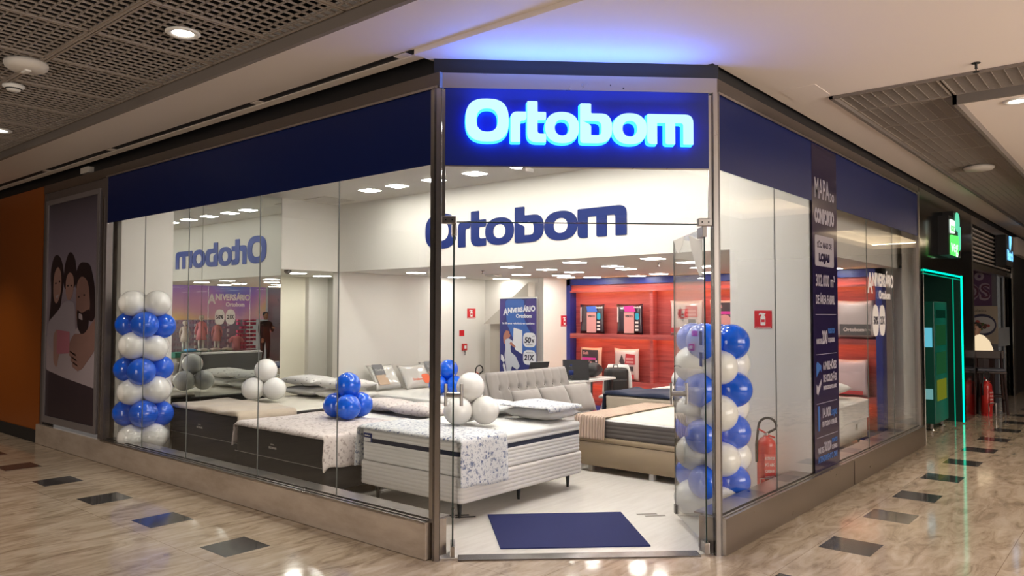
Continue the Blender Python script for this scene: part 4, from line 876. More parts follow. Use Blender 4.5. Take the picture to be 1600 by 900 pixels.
wrapped(8.13, .70, 'plastic-wrapped white pillow with an orange label, middle of the row on the left wall', 0, 'orange', 8.82, .58)
wrapped(8.68, .72, 'plastic-wrapped pillow with grey and tan label, right of the orange-labelled one', 0, 'tan', 8.95)
# tufted sofa bed
sb = thing('sofa_bed', 'grey tufted sofa bed behind the front bed', 'sofa', (7.1, 5.3, 0))
kb(MB().box((6.30, 4.95, .10), (7.86, 5.75, .30)), 'frame', MT['grey'], sb, bev=.02)
padded('seat', 6.30, 4.95, 7.86, 5.62, [(.30, -.01, 0), (.31, .0, 0), (.45, .01, 0), (.475, .0, 0), (.48, -.03, 0)], MT['greyseat'], sb, .05)
for x in (6.42, 7.74):
    for y in (5.02, 5.66): kb(leg(MB(), x, y, .10), 'leg', MT['rubber'], sb)
def tufted(w, h, nx, ny, cells, d=.055):
    vs = []; fs = []; cx_, cz_ = cells
    for j in range(ny+1):
        for i in range(nx+1):
            u, v = i/nx, j/ny; e = min(1, min(u, 1-u)*w/.04)*min(1, min(v, 1-v)*h/.04)
            dm = 0
            for bi in range(1, cx_):
                for bj in range(1, cz_): dd = ((u*w-w*bi/cx_)**2+(v*h-h*bj/cz_)**2); dm = max(dm, math.exp(-dd/.0011)+.25*math.exp(-abs(u*w-w*bi/cx_)/.012))
            vs.append((u*w, -(.03+e**.5*d*.6+.028*(1-dm)), v*h))
    n1 = len(vs)
    for j in range(ny):
        for i in range(nx): a = j*(nx+1)+i; fs.append((a, a+1, a+nx+2, a+nx+1))
    b = MB().add(vs, fs); b.box((0, -.03, 0), (w, .05, h)); return b
th_ = -.30; Mb = Matrix.Translation((6.32, 5.60, .42)) @ Matrix.Rotation(th_, 4, 'X')
tb = tufted(1.48, .60, 120, 48, (9, 3)); tb.v = [tuple(Mb @ Vector(v)) for v in tb.v]; kb(tb, 'tufted_backrest', MT['grey'], sb, smooth=False)
kb(MB().obox(Mb, (.01, .052, .0), (1.47, .062, .59)), 'back_cover', mat('dark_grey_backing', (.07, .068, .066), .9), sb)
for o in sb.children:
    if o.name.startswith('tufted'):
        for p in o.data.polygons: p.use_smooth = True
bt = MB()
for i in range(1, 9):
    for j in (1, 2): bt.lathe([(.012, 0), (.010, .006), (.0001, .008)], M=Mb @ Matrix.Translation((1.48*i/9, -.066, .60*j/3)) @ Matrix.Rotation(PI/2, 4, 'X'), n=10)
kb(bt, 'tufting_buttons', MT['grey'], sb)
for k, (x, nm) in enumerate(((6.62, 'left'), (7.11, 'middle'), (7.58, 'right'))):
    o = cushion('cushion', .48, .36, .14, MT['grey'], None, M=FMf(0, 0, 0, 0, PI/2-.45), ears=.03); o.location = (x, 5.33, .665); tag(o, 'grey square cushion, %s of the three on the tufted sofa bed' % nm, 'cushion', 'grey cushions on the sofa bed')
# R1: tan box bed with charcoal mattress
r1 = thing('bed', 'tan leatherette box bed with a charcoal mattress, near the open right door', 'bed', (7.5, 4.0, 0))
padded('bed_base', 6.74, 3.25, 8.25, 4.78, [(.075, 0, 0), (.315, 0, 0), (.32, -.006, 0)], MT['tan'], r1, .015)
padded('lid_frame', 6.735, 3.245, 8.255, 4.785, [(.325, -.004, 0), (.328, .0, 0), (.372, .0, 0), (.376, -.004, 0)], MT['tan'], r1, .015)
padded('mattress', 6.76, 3.27, 8.23, 4.76, [(.378, -.01, 0), (.382, .003, 0)]+ridges(.386, .545, 4, .005)+[(.548, .0, 0), (.550, -.004, 1), (.560, -.005, 1), (.566, -.015, 1)], [MT['charcoal'], MT['mattress']], r1, .05)
quilted_top('quilted_top', 6.78, 3.29, 8.21, 4.74, .563, mat('ivory_quilt', (.72, .68, .58), .9), r1, .014, .10, 7)
for x, y in ((6.84, 4.66), (6.80, 3.9), (6.84, 3.36), (8.1, 4.66), (8.1, 3.36)): kb(MB().box((x-.025, y-.025, .004), (x+.025, y+.025, .076)), 'foot', MT['white'], r1)
dr = MB(); 
th1 = drape('knit_throw', 6.75, 8.2, 4.42, 4.78, .582, .24, 0, .0, .12, MT['knit'], 'peach ribbed knit throw over the left end of the tan box bed', 'blanket', .02, .006, 12, .012, .03, 0, .0)
n, l, b = nodes(MT['knit']); wv_ = n.new('ShaderNodeTexWave'); wv_.inputs['Scale'].default_value = 9; wv_.bands_direction = 'Y'; l.new(tex_coord(MT['knit']), wv_.inputs['Vector']); bump(MT['knit'], wv_.outputs[1], .9, .02)
basecol(MT['knit'], ramp(MT['knit'], wv_.outputs[1], [(.0, (.50, .35, .26)), (.5, (.72, .55, .44)), (1, (.74, .57, .46))]))
# R2: cream bed with navy velvet blanket
r2b = thing('bed', 'cream bed under a navy velvet blanket in front of the red shelving', 'bed', (9.3, 4.9, 0))
padded('bed_base', 8.38, 4.35, 10.35, 5.52, [(.10, 0, 0), (.34, 0, 0), (.345, -.01, 0)], MT['cream'], r2b, .03)
padded('mattress', 8.39, 4.36, 10.34, 5.51, [(.35, -.01, 0), (.355, .004, 0)]+ridges(.36, .58, 2, .006)+[(.585, .007, 0), (.61, .006, 0), (.62, -.01, 0)], MT['cream'], r2b, .06)
quilted_top('quilted_top', 8.41, 4.38, 10.32, 5.49, .618, MT['whitesheet'], r2b, .018, seed=13)
for x, y in ((8.5, 4.45), (8.5, 5.4), (10.2, 4.45), (10.2, 5.4)): kb(leg(MB(), x, y, .10), 'leg', MT['rubber'], r2b)
drape('velvet_blanket', 8.40, 9.15, 4.36, 5.50, .645, .03, 0, .05, .42, MT['navyvelvet'], 'navy velvet blanket over the foot of the cream bed', 'blanket', .03, .012, 14, .012, .05, .02, .1)
pillow(10.02, 4.85, .72, PI/2, .66, .46, .15, MT['whitesheet'], 'white pillow at the head of the cream bed beside the white balloons')
# R3: grey-white bed in the right window
r3 = thing('bed', 'light grey bed with white bedding seen through the right window by the red shelving', 'bed', (10.0, 3.5, 0))
padded('bed_base', 9.20, 2.92, 10.62, 4.22, [(.10, 0, 0), (.325, 0, 0), (.33, -.006, 0)], MT['matbase'], r3, .03)
padded('mattress', 9.18, 2.90, 10.64, 4.24, [(.335, -.01, 0), (.34, .0, 1), (.346, .006, 1), (.352, .0, 0), (.55, .0, 0), (.556, .006, 1), (.566, .0, 1), (.575, -.015, 1)], [MT['matbase'], MT['mattress']], r3, .05)
quilted_top('quilted_top', 9.20, 2.92, 10.62, 4.22, .57, MT['whitesheet'], r3, .022, .16, 15)
for x, y in ((9.3, 3.0), (9.3, 4.1), (10.5, 3.0), (10.5, 4.1)): kb(leg(MB(), x, y, .10), 'leg', MT['rubber'], r3)
kb(MB().box((10.10, 2.893, .24), (10.16, 2.90, .31)), 'tag', MT['white'], r3)
drape('sheet', 9.20, 9.62, 2.93, 4.2, .60, .02, 0, .30, .0, MT['whitesheet'], 'white sheet hanging over the near side of the light grey bed in the right window', 'bed sheet', .03, .010, 17, .006, .03, .0, .1)
pillow(10.15, 3.30, .72, PI/2+.5, .56, .44, .15, MT['pillowprint'], 'grey-patterned pillow on the light grey bed in the right window', .15)
# ------------------------------------------------------------------ balloons
def balloon_mesh(name, r, m, parent=None, loc=(0, 0, 0), rx=0, rz=0, sc=1.0):
    pr = [(.0001, -1.30), (.10, -1.28), (.05, -1.22), (.07, -1.17), (.20, -1.08), (.45, -.90)]
    for k in range(2, 15):
        a = -PI/2+PI*k/15; 
        if a > -.75: pr.append((math.cos(a), math.sin(a)*1.02))
    pr.append((.0001, 1.02)); pr = [(a*r, b*r) for a, b in pr]
    o = MB().lathe(pr, n=28).build(name, m, parent, smooth=True); o.location = loc; o.rotation_euler = (rx, 0, rz); o.scale = (sc, sc, sc); return o
def trio(x, y, z, r, m, lab, rz, grp=None):
    t = thing('balloon_cluster', lab, 'balloons', (x, y, z), rz); c = 1.0*r
    for k in range(3):
        a = 2*PI*k/3; o = balloon_mesh('balloon', r, m, t, (1.10*r*math.cos(a), 1.10*r*math.sin(a), c), 0, 0); o.rotation_mode = 'QUATERNION'
        o.rotation_quaternion = Vector((math.cos(a), math.sin(a), -.05)).to_track_quat('Z', 'Y')
    o = balloon_mesh('balloon', r*1.0, m, t, (0, 0, 2.62*r)); MB().lathe([(.012, 1.5*r), (.012, 1.62*r)], n=8).build('knot', m, t)
    return t
WB, BB = MT['whiteballoon'], MT['blueballoon']
trio(5.10, 4.80, .665, .128, WB, 'cluster of four white balloons on the front bed', .9)
trio(4.98, 6.42, .585, .13, BB, 'cluster of four blue balloons on the floral cover of the second bed', 4.05)
trio(5.20, 8.30, .625, .135, WB, 'cluster of four white balloons on the bed beside the mirror', .72)
trio(7.75, 7.72, .53, .135, BB, 'cluster of four blue balloons on the low white bed behind the left entrance post', .5)
trio(9.30, 4.72, .67, .14, WB, 'cluster of white balloons on the cream bed in front of the red shelving', .4)
trio(8.9, 3.9, .0, .13, WB, 'cluster of white balloons low behind the right pier', .4) if False else None
def column(nm, lab, cx, cy, rows, r, off, seed, z0, dz):
    t = thing(nm, lab, 'balloon column', (cx, cy, 0)); rnd = random.Random(seed)
    MB().lathe([(.02, .02), (.012, z0+(len(rows)-.6)*dz)], n=8).lathe([(.15, .004), (.15, .02)], n=20).build('pole', MT['white'], t)
    for i, row in enumerate(rows):
        z = z0+i*dz
        for k, c in enumerate(row):
            if c == '.': continue
            a = off+i*PI/4+2*PI*k/len(row)+rnd.uniform(-.12, .12); rr_ = r*rnd.uniform(.93, 1.05); d = 1.14*r*rnd.uniform(.95, 1.08)
            o = balloon_mesh('balloon', rr_, BB if c == 'b' else WB, t, (d*math.cos(a), d*math.sin(a), z+rnd.uniform(-.02, .02))); o.rotation_mode = 'QUATERNION'
            o.rotation_quaternion = Vector((math.cos(a), math.sin(a), rnd.uniform(-.25, .1))).to_track_quat('Z', 'Y')
    return t
column('balloon_column', 'column of blue and white balloons by the white column in the left window', 3.93, 8.72, ['wwww', 'bbbb', 'wwww', 'bbbb', 'wwww', 'bbbb', 'wwww'], .146, .3, 3, .30, .247)
column('balloon_column', 'column of blue and white balloons behind the open right door', 5.98, 2.86, ['wwww', 'bbbb', 'wwww', 'bbbb', 'wwww', 'bbbb', 'wwww', 'bbbb'], .148, 2.4, 5, .13, .186)
# ------------------------------------------------------------------ desk corner
t = thing('desk', 'white sales desk behind the tufted sofa bed', 'desk', (8.75, 6.3, 0))
kb(MB().box((8.15, 5.98, .735), (9.40, 6.62, .765)), 'desk_top', MT['white'], t, bev=.004)
kb(MB().box((8.15, 6.00, .004), (8.18, 6.60, .735)), 'side_panel', MT['white'], t); kb(MB().box((8.18, 6.02, .35), (8.82, 6.04, .735)), 'modesty_panel', MT['white'], t)
kb(MB().box((8.82, 6.01, .004), (8.85, 6.05, .735)).box((9.33, 6.01, .004), (9.37, 6.05, .735)), 'leg', MT['rubber'], t)
def laptop(x, y, z, rz, lab, w=.34, d=.23, tilt=1.9):
    t = thing('laptop', lab, 'laptop', (x, y, z), rz)
    MB().box((-w/2, -d/2, 0), (w/2, d/2, .018)).build('keyboard_base', MT['rubber'], t, bev=.004)
    Mx = Matrix.Translation((0, d/2, .018)) @ Matrix.Rotation(tilt-PI/2, 4, 'X'); 
    MB().obox(Mx, (-w/2, -.005, 0), (w/2, .005, d)).build('screen_lid', mat('laptop_lid', (.018, .018, .02), .35), t)
    MB().obox(Mx, (-.02, -.0065, d*.45), (.02, -.005, d*.52)).build('lid_badge', MT['steel'], t); return t
laptop(8.66, 6.18, .767, 2.35, 'open black laptop at the centre of the sales desk', .36, .26, 1.7)
laptop(8.33, 6.5, .767, -.2, 'black laptop with its lid tilted back, at the left end of the sales desk', .34, .24, 1.95)
t = thing('handbag', 'black bag lying on the right end of the sales desk', 'bag', (9.12, 6.2, .79)); o = cushion('bag_body', .34, .24, .20, MT['rubber'], t, M=FMf(0, 0, .085, .3, 0), ears=.02); MB().tube([(-.1, 0, .15), (-.05, 0, .22), (.05, 0, .22), (.1, 0, .15)], .008, 6).build('strap', MT['rubber'], t)
t = thing('water_bottle', 'clear water bottle with blue label beside the desk laptop', 'bottle', (8.44, 6.08, .767)); MB().lathe([(.03, 0), (.032, .02), (.032, .15), (.012, .19), (.012, .20)], n=18).build('bottle_body', MT['glass'], t, smooth=True); MB().lathe([(.033, .08), (.033, .14)], n=18).build('label', MT['navytext'], t, smooth=True); MB().lathe([(.014, .20), (.014, .22)], n=12).build('cap', MT['navytext'], t)
t = thing('backpack', 'large black backpack resting on the white chair at the desk', 'bag', (9.72, 6.18, .475), -.6); MB().box((-.17, -.11, 0), (.17, .11, .40)).build('bag_body', MT['rubber'], t, bev=.06, seg=3); MB().box((-.12, -.16, .05), (.12, -.10, .24)).build('front_pocket', MT['rubber'], t, bev=.025); MB().tube([(-.04, .02, .39), (-.03, .02, .44), (.03, .02, .44), (.04, .02, .39)], .008, 6).build('grab_handle', MT['rubber'], t)
def chair(x, y, rz, lab, m, h=.90):
    t = thing('desk_chair', lab, 'chair', (x, y, .004), rz)
    MB().prism(rpoly([(-.22, -.22), (.22, -.22), (.22, .22), (-.22, .22)], .08), Matrix(), .42, .46).build('seat', m, t, bev=.01)
    b = MB(); vs = []; fs = []
    for j in range(9):
        v = j/8
        for i in range(9): u = i/8-.5; w_ = .44*(1-.35*v**3); vs.append((u*w_, .20+.10*v-.35*u*u, .46+v*(h-.46)))
    for j in range(8):
        for i in range(8): a = j*9+i; fs.append((a, a+1, a+10, a+9))
    o = b.add(vs, fs).build('backrest', m, t, smooth=True); q = o.modifiers.new('thickness', 'SOLIDIFY'); q.thickness = .015
    for sx in (-1, 1):
        for sy in (-1, 1): MB().tube([(sx*.24, sy*.24, 0), (sx*.14, sy*.14, .42)], .014, 8).build('leg', MT['white'], t)
    return t
chair(9.76, 6.22, -1.2, 'white moulded chair at the right end of the desk', MT['white'])
t = thing('shopping_bag', 'crumpled red bag on the floor beside the desk leg', 'bag', (8.55, 5.86, .004)); cushion('bag_body', .34, .34, .2, mat('maroon_fabric', (.22, .012, .016), .7), t, M=FMf(0, 0, .2, 0, PI/2), ears=.05)
# ------------------------------------------------------------------ banner strip on the right window glass
gb = thing('window_banner', 'tall dark navy strip reading MAPA DO CONFORTO on the right window', 'banner', (7.25, 2.34, 1.7))
FG = frame((6.91, 2.3405, 0), (1, 0, 0)); gm = mat('dark_navy_print', (.018, .012, .045), .15, coat=.5); gt = mat('banner_grey_text', (.30, .28, .32), .4); gbl = mat('banner_blue_text', (.03, .10, .30), .4)
kb(MB().obox(FG, (0, .262, -.001), (.68, 3.20, .0005)), 'print', gm, gb)
def gx(s_, x, z, sz, w_, m=gt, bold=.003): return text('print_lettering', s_, FG, x, z, sz, m, gb, bold, d=.0015, maxw=w_, ext=.0005)
gx('MAPA', .06, 2.72, .26, .40); gx('DO', .48, 2.72, .11, .12); gx('CONFORTO', .06, 2.50, .17, .54, bold=.012)
flat('badge', [rpoly([(.06, 2.10), (.58, 2.10), (.58, 2.38), (.06, 2.38)], .03)], FG, .0004, gt, gb, d=.0012)
gx('SÃO MAIS DE', .12, 2.27, .07, .40, gm); gx('LOJAS', .16, 2.15, .09, .30, gm, .008)
gx('302.000 m²', .07, 1.92, .15, .52); gx('DE ÁREA FABRIL', .07, 1.76, .11, .52, bold=.004)
gx('MAIS DE', .07, 1.40, .06, .14); gx('200', .22, 1.40, .16, .15, bold=.006); gx('PRODUTOS', .39, 1.49, .06, .18, gbl); gx('DE QUALIDADE', .39, 1.41, .05, .18)
for z in (1.66, 1.30, .86, .56): kb(MB().obox(FG, (.06, z, .0005), (.62, z+.004, .0015)), 'print_line', gt, gb)
gx('6 MILHÕES', .24, 1.16, .10, .37, bold=.004); gx('DE COLCHÕES', .24, 1.05, .09, .37, bold=.004); gx('PRODUZIDOS POR ANO', .24, .98, .045, .37)
flat('pictogram', [[(.06, 1.10), (.16, 1.17), (.19, 1.14), (.19, 1.20), (.09, 1.24), (.06, 1.22)]], FG, .0004, gbl, gb, d=.0012)
flat('pictogram', [[(.06, .96), (.10, .94), (.19, 1.04), (.19, 1.08), (.10, 1.01), (.06, 1.04)]], FG, .0004, gt, gb, d=.0012)
flat('pictogram', [[(.09, .62), (.13, .62), (.14, .72), (.13, .84), (.09, .84)]], FG, .0004, gbl, gb, d=.0012)
gx('14.000', .20, .73, .12, .22); gx('LOJAS', .44, .73, .07, .17, gbl); gx('EM TODO O BRASIL', .20, .65, .06, .41)
gx('MAIS DE', .08, .42, .07, .14); gx('30.000', .24, .42, .12, .20); gx('PONTOS', .46, .48, .05, .15, gbl); gx('DE VENDA', .46, .42, .05, .15); gx('ATENDIMENTO 24H', .08, .34, .07, .53, gbl)
# anniversary decal on the right window
dc = thing('window_decal', 'white ANIVERSÁRIO decal with 50% and 21X circles on the right window', 'decal', (9.1, 2.34, 1.9))
FD = frame((8.60, 2.3435, 0), (1, 0, 0)); dw = mat('decal_white', (.78, .76, .74), .5)
x = .0
for i, ch in enumerate(s0):
    sz = .30 if i == 0 else .19; text('decal_lettering', ch, FD, x, 1.98 if i else 1.90, sz, dw, dc, .008, d=0, sx=.85); x += {0: .17, 1: .12, 2: .05}.get(i, .085 if ch != 'I' else .04)
text('decal_lettering', 'Ortobom', FD, .42, 1.84, .13, dw, dc, .004, d=0, maxw=.46)
for cx_, a in ((.28, '50%'), (.54, '21X')):
    flat('decal_badge', [sup(cx_, 1.60, .115, .17, 2.6)], FD, .0004, dw, dc, d=0); text('decal_lettering', a, FD, cx_, 1.56, .12, dk, dc, .004, align='CENTER', d=-.003 if False else .001, maxw=.17); text('decal_lettering', a, FD, cx_-.085, 1.56, .12, dk, dc, .004, d=.0, maxw=.17)
    bk = text('decal_lettering', a, frame((8.60+cx_+.085, 2.3435, 0), (-1, 0, 0)), 0, 1.56, .12, dk, dc, .004, d=.001, maxw=.17) if False else None
# ------------------------------------------------------------------ neighbour shop with green neon
ns = st('wall_far_right', 'dark mirror-steel front of the neighbouring shop with the green neon doorway', (12.7, 2.335, 0))
Y0 = 2.335
kb(MB().box((10.92, Y0, 0), (11.06, Y0+.12, ZT)).box((11.06, Y0, 2.28), (14.5, Y0+.12, ZT)).box((13.75, Y0, 0), (14.5, Y0+.12, 2.28)), 'cladding', MT['darkshop'], ns)
kb(MB().box((11.06, Y0+.02, 0), (11.10, 3.3, 2.28)).box((13.70, Y0+.02, 0), (13.75, 3.3, 2.28)).box((11.06, 3.3, 0), (14.5, 3.4, 3.0)).box((11.06, Y0+.12, 2.28), (14.5, 3.4, 2.32)), 'inner_lining', mat('dark_green_wall', (.004, .03, .022), .4), ns)
bt = MB()
for j in range(5):
    for i in range(6): bt.box((11.15+.42*i+(.2 if j % 2 else 0), 3.285, 1.95-.12*j), (11.15+.42*i+.40+(.2 if j % 2 else 0), 3.30, 2.05-.12*j))
kb(bt, 'brick_relief', mat('dark_brick', (.006, .02, .016), .6), ns)
nt = thing('neon_frame', 'green neon tube frame around the dark shop doorway', 'neon light', (12.3, 2.33, 1.1))
kb(MB().tube([(11.06, 2.32, 2.25), (13.52, 2.32, 2.25)], .013, 8).tube([(13.50, 2.32, 2.27), (13.50, 2.32, .02)], .013, 8), 'tube', MT['neon'], nt)
kb(MB().tube([(11.06, 2.325, 2.205), (13.46, 2.325, 2.205)], .007, 8), 'tube', MT['neonsoft'], nt)
kb(MB().tube([(12.88, 2.325, 2.20), (12.88, 2.325, .02)], .007, 8), 'tube', MT['neonsoft'], nt)
sx = thing('projecting_sign', 'black projecting box sign with glowing green and white lettering beside the steel front', 'sign', (12.3, 2.25, 2.8))
kb(MB().box((11.98, 2.20, 2.50), (12.80, 2.335, 3.05)).box((12.3, 2.20, 3.05), (12.80, 2.335, 3.14)), 'box', MT['black'], sx)
FS2 = frame((11.98, 2.195, 2.5), (1, 0, 0)); sgn = emis('sign_green', (.10, .85, .12), 1.6); sw = emis('sign_white', (.8, 1, .85), 1.3); sm_ = emis('sign_mint', (.15, .75, .45), 1.0)
flat('sign_shape', [rpoly([(.04, .0), (.55, .0), (.62, .12), (.60, .30), (.04, .28)], .05)], FS2, .004, sgn, sx, d=.005)
flat('sign_shape', [rpoly([(.03, .30), (.36, .32), (.36, .50), (.03, .50)], .04)], FS2, .004, sw, sx, d=.005)
flat('sign_shape', [sup(.55, .50, .15, .14, 2.2)], FS2, .004, sm_, sx, d=.005); flat('sign_shape', [rpoly([(.62, .08), (.76, .12), (.78, .46), (.60, .40)], .05)], FS2, .004, sm_, sx, d=.005)
text('sign_lettering', 'veg', FS2, .06, .05, .26, sw, sx, .002, d=.011, maxw=.48); text('sign_lettering', 'eat', FS2, .06, .34, .16, sgn, sx, .002, d=.011, maxw=.26)
vm = thing('drinks_fridge', 'tall dark green drinks fridge with lit panels inside the neon doorway', 'fridge', (12.75, 2.75, 0))
kb(MB().box((12.33, 2.47, .10), (13.20, 3.1, 1.86)), 'cabinet', mat('fridge_green', (.004, .07, .05), .3), vm, bev=.01)
for z0, z1, c, e in ((1.62, 1.74, (.02, .16, .09), .12), (1.22, 1.52, (.05, .30, .10), .18), (.80, 1.12, (.06, .35, .12), .18), (.42, .72, (.45, .50, .04), .3)):
    kb(MB().box((12.45, 2.462, z0), (13.05, 2.47, z1)), 'lit_panel', emis('panel_glow', c, e), vm)
for z0, z1, c, e in ((1.20, 1.48, (.15, .60, .75), .8), (.45, .60, (.35, .8, .8), .4)): kb(MB().box((12.322, 2.50, z0), (12.33, 2.60, z1)), 'side_screen', emis('screen_glow', c, e), vm)
for x in (12.42, 13.1): kb(MB().lathe([(.05, 0), (.03, .02), (.03, .10)], (x, 2.55, 0), n=12), 'foot', MT['steel'], vm)
# ------------------------------------------------------------------ second neighbour: louvred restaurant front
ls = st('wall_far_right', 'restaurant front with dark louvres above and glass below', (16.8, 2.335, 0))
kb(MB().box((14.5, Y0, 0), (14.62, Y0+.15, ZT)).box((18.9, Y0-.02, 0), (19.15, Y0+.15, ZT)).box((14.62, Y0, 2.44), (18.9, Y0+.1, 2.54)).box((14.62, Y0, 3.18), (18.9, Y0+.1, ZT)), 'steel_frame', MT['steel'], ls)
lv = MB().box((0, 0, 0), (4.28, .05, .030)).build('louvre_slat', MT['offwhite'])
for k in range(8):
    o = lv if k == 0 else lv.copy()
    if k: COL.objects.link(o)
    o.parent = ls; o.matrix_parent_inverse = Matrix.Translation(-Vector(ls.location)); o.location = (14.62, Y0+.02, 2.58+.075*k)
kb(MB().box((14.62, Y0+.10, 2.50), (18.9, Y0+.14, 3.2)), 'louvre_backing', MT['black'], ls)
kb(MB().box((14.62, 3.6, 0), (18.9, 3.7, 2.5)), 'back_wall', mat('restaurant_wall', (.03, .028, .035), .4), ls)
kb(MB().box((18.2, Y0+.05, 0), (18.24, Y0+.07, 2.44)).box((17.0, Y0+.05, 1.05), (18.9, Y0+.055, 1.42)), 'frosted_band', mat('frosted_band', (.32, .36, .42), .5), ls)
kb(MB().box((17.0, Y0+.06, 0), (18.9, Y0+.068, 2.44)), 'pane', MT['glass'], ls)
kb(MB().box((18.9, Y0, 0), (24, Y0+.2, 3.0)), 'dark_front', MT['black'], ls); kb(MB().box((19.15, Y0-.1, 2.95), (24, Y0+.2, ZT)), 'lintel', MT['ceil'], ls)
wall('wall_end', (23.8, -6, 0), (24, 2.4, 3.5), 'dark end of the walkway', MT['black'])
bs = thing('projecting_sign', 'black projecting sign with glowing blue script on the louvred front', 'sign', (17, 2.25, 2.85))
kb(MB().box((16.9, 2.16, 2.60), (17.75, 2.335, 3.18)), 'box', MT['black'], bs)
FS3 = frame((16.9, 2.155, 2.6), (1, 0, 0)); sb3 = emis('sign_blue', (.18, .55, .95), 1.8)
flat('sign_shape', [rpoly([(.36, .34), (.46, .30), (.60, .45), (.62, .58), (.36, .58)], .03)], FS3, .004, sb3, bs, d=.004); text('sign_lettering', 'Bistrô', FS3, .06, .12, .26, sb3, bs, .012, d=.006, maxw=.72)
pp = thing('poster', 'purple window poster with outlined letters OS and a gear', 'poster', (17, 2.55, 2.2))
FP = frame((17.0, 2.76, 1.87), (0, -1, 0)); kb(MB().obox(FP, (-.25, -.02, -.01), (.34, .66, 0)), 'print', mat('purple_print', (.07, .03, .08), .4), pp)
lt = mat('outline_print', (.26, .21, .26), .4); text('print_lettering', 'OS', FP, -.18, .10, .42, lt, pp, .02, d=.002, maxw=.50); text('print_lettering', 'OS', FP, -.165, .12, .38, mat('plum_print', (.075, .02, .05), .4), pp, .0, d=.004, maxw=.46)
flat('print_gear', [sup(.14, .54, .08, .08, 2), sup(.14, .54, .03, .03, 2)[::-1]], FP, .001, lt, pp, d=.003)
fp_ = thing('poster', 'food poster showing a plate of salad behind the seated person', 'poster', (17, 2.5, 1.5))
FQ = frame((17.0, 2.76, 1.12), (0, -1, 0)); kb(MB().obox(FQ, (-.1, 0, -.01), (.43, .72, 0)), 'print', mat('cream_print', (.34, .29, .23), .5), fp_)
flat('printed_plate', [sup(.17, .36, .235, .21, 2.1)], FQ, .001, mat('plate_rim', (.03, .03, .07), .4), fp_, d=.001); flat('printed_plate', [sup(.17, .36, .21, .16, 2.1)], FQ, .001, mat('plate_white', (.40, .40, .42), .4), fp_, d=.003)
rn = random.Random(2)
for k in range(14):
    a = rn.random()*6.28; q = rn.random()*.6; flat('printed_food', [sup(.17+q*.18*math.cos(a), .37+q*.15*math.sin(a), .035, .03, 2, 10)], FQ, .001, (mat('food_red', (.28, .05, .04), .5), mat('food_green', (.05, .08, .02), .5), mat('food_brown', (.09, .03, .02), .5))[k % 3], fp_, d=.005+.001*k)
text('print_lettering', 'Saladas', FQ, .02, .61, .08, mat('ink', (.05, .04, .04), .5), fp_, d=.002)
kb(MB().box((17.01, 2.34, 0), (17.05, 3.6, 2.44)), 'partition', mat('partition_grey', (.10, .10, .12), .4), ls)
# people: one continuous skinned surface each
def person(lab, loc, rz, joints, edges, radii, clothes, hairc, headc, s_=1.0, group=None):
    t = thing('person', lab, 'person', loc, rz)
    me = bpy.data.meshes.new('body'); me.from_pydata(joints, edges, []); o = bpy.data.objects.new('body', me); COL.objects.link(o); o.parent = t
    o.modifiers.new('skin', 'SKIN'); sv = me.skin_vertices[0].data
    for i, r_ in enumerate(radii): sv[i].radius = (r_, r_)
    sv[0].use_root = True
    q = o.modifiers.new('sub', 'SUBSURF'); q.levels = 2; q.render_levels = 2; me.materials.append(clothes)
    hx, hy, hz = headc
    MB().lathe([(.0001, -.12), (.045, -.11), (.062, -.07), (.075, 0), (.078, .05), (.06, .10), (.0001, .125)], (hx, hy, hz), n=20).build('head', MT['skin'], t, smooth=True)
    MB().lathe([(.07, .0), (.087, .03), (.085, .08), (.06, .125), (.0001, .14)], (hx, hy+.018, hz), n=20).build('hair', hairc, t, smooth=True)
    MB().box((hx-.012, hy-.095, hz-.03), (hx+.012, hy-.07, hz+.005)).build('nose', MT['skin'], t, bev=.005)
    MB().box((hx-.025, hy-.072, hz-.062), (hx+.025, hy-.066, hz-.054)).build('mouth', mat('lips', (.25, .07, .06), .5), t)
    e = MB()
    for s2 in (-1, 1): e.lathe([(.009, -.004), (.009, .004)], M=Matrix.Translation((hx+s2*.028, hy-.072, hz+.012)) @ Matrix.Rotation(PI/2, 4, 'X'), n=10)
    e.build('eyes', MT['black'], t)
    for s2 in (-1, 1): MB().box((hx+s2*.078-.006, hy-.01, hz-.03), (hx+s2*.078+.006, hy+.02, hz+.025)).build('ear', MT['skin'], t, bev=.004)
    return t
def hand(t, p, d):
    b = MB(); p = Vector(p); d = Vector(d).normalized(); s2 = d.orthogonal().normalized(); q = d.cross(s2)
    b.tube([p, p+d*.04, p+d*.08], [.022, .034, .03], 8)
    for k in range(4): b.tube([p+d*.075+s2*(.012*(k-1.5)*1.6), p+d*(.115+.01*(1.5-abs(k-1.5)))+s2*(.012*(k-1.5)*1.7)-q*.006, p+d*(.145+.012*(1.5-abs(k-1.5)))+s2*(.012*(k-1.5)*1.8)-q*.022], [.009, .008, .006], 6)
    b.tube([p+d*.02+s2*.025, p+d*.05+s2*.05, p+d*.08+s2*.055], [.011, .009, .007], 6)
    return b.build('hand', MT['skin'], t, smooth=True)
stand = [(0, 0, .95), (0, 0, 1.15), (0, 0, 1.38), (0, 0, 1.47), (.18, 0, 1.40), (.22, -.02, 1.13), (.21, -.16, .93), (-.18, 0, 1.40), (-.22, -.05, 1.14), (-.13, -.26, 1.22), (.10, 0, .88), (.11, -.02, .48), (.11, .02, .08), (.12, -.14, .04), (-.10, 0, .88), (-.11, 0, .48), (-.11, .03, .08), (-.13, -.13, .04)]
se = [(0, 1), (1, 2), (2, 3), (2, 4), (4, 5), (5, 6), (2, 7), (7, 8), (8, 9), (0, 10), (10, 11), (11, 12), (12, 13), (0, 14), (14, 15), (15, 16), (16, 17)]
sr = [.14, .13, .12, .05, .06, .045, .03, .06, .045, .03, .09, .06, .045, .035, .09, .06, .045, .035]
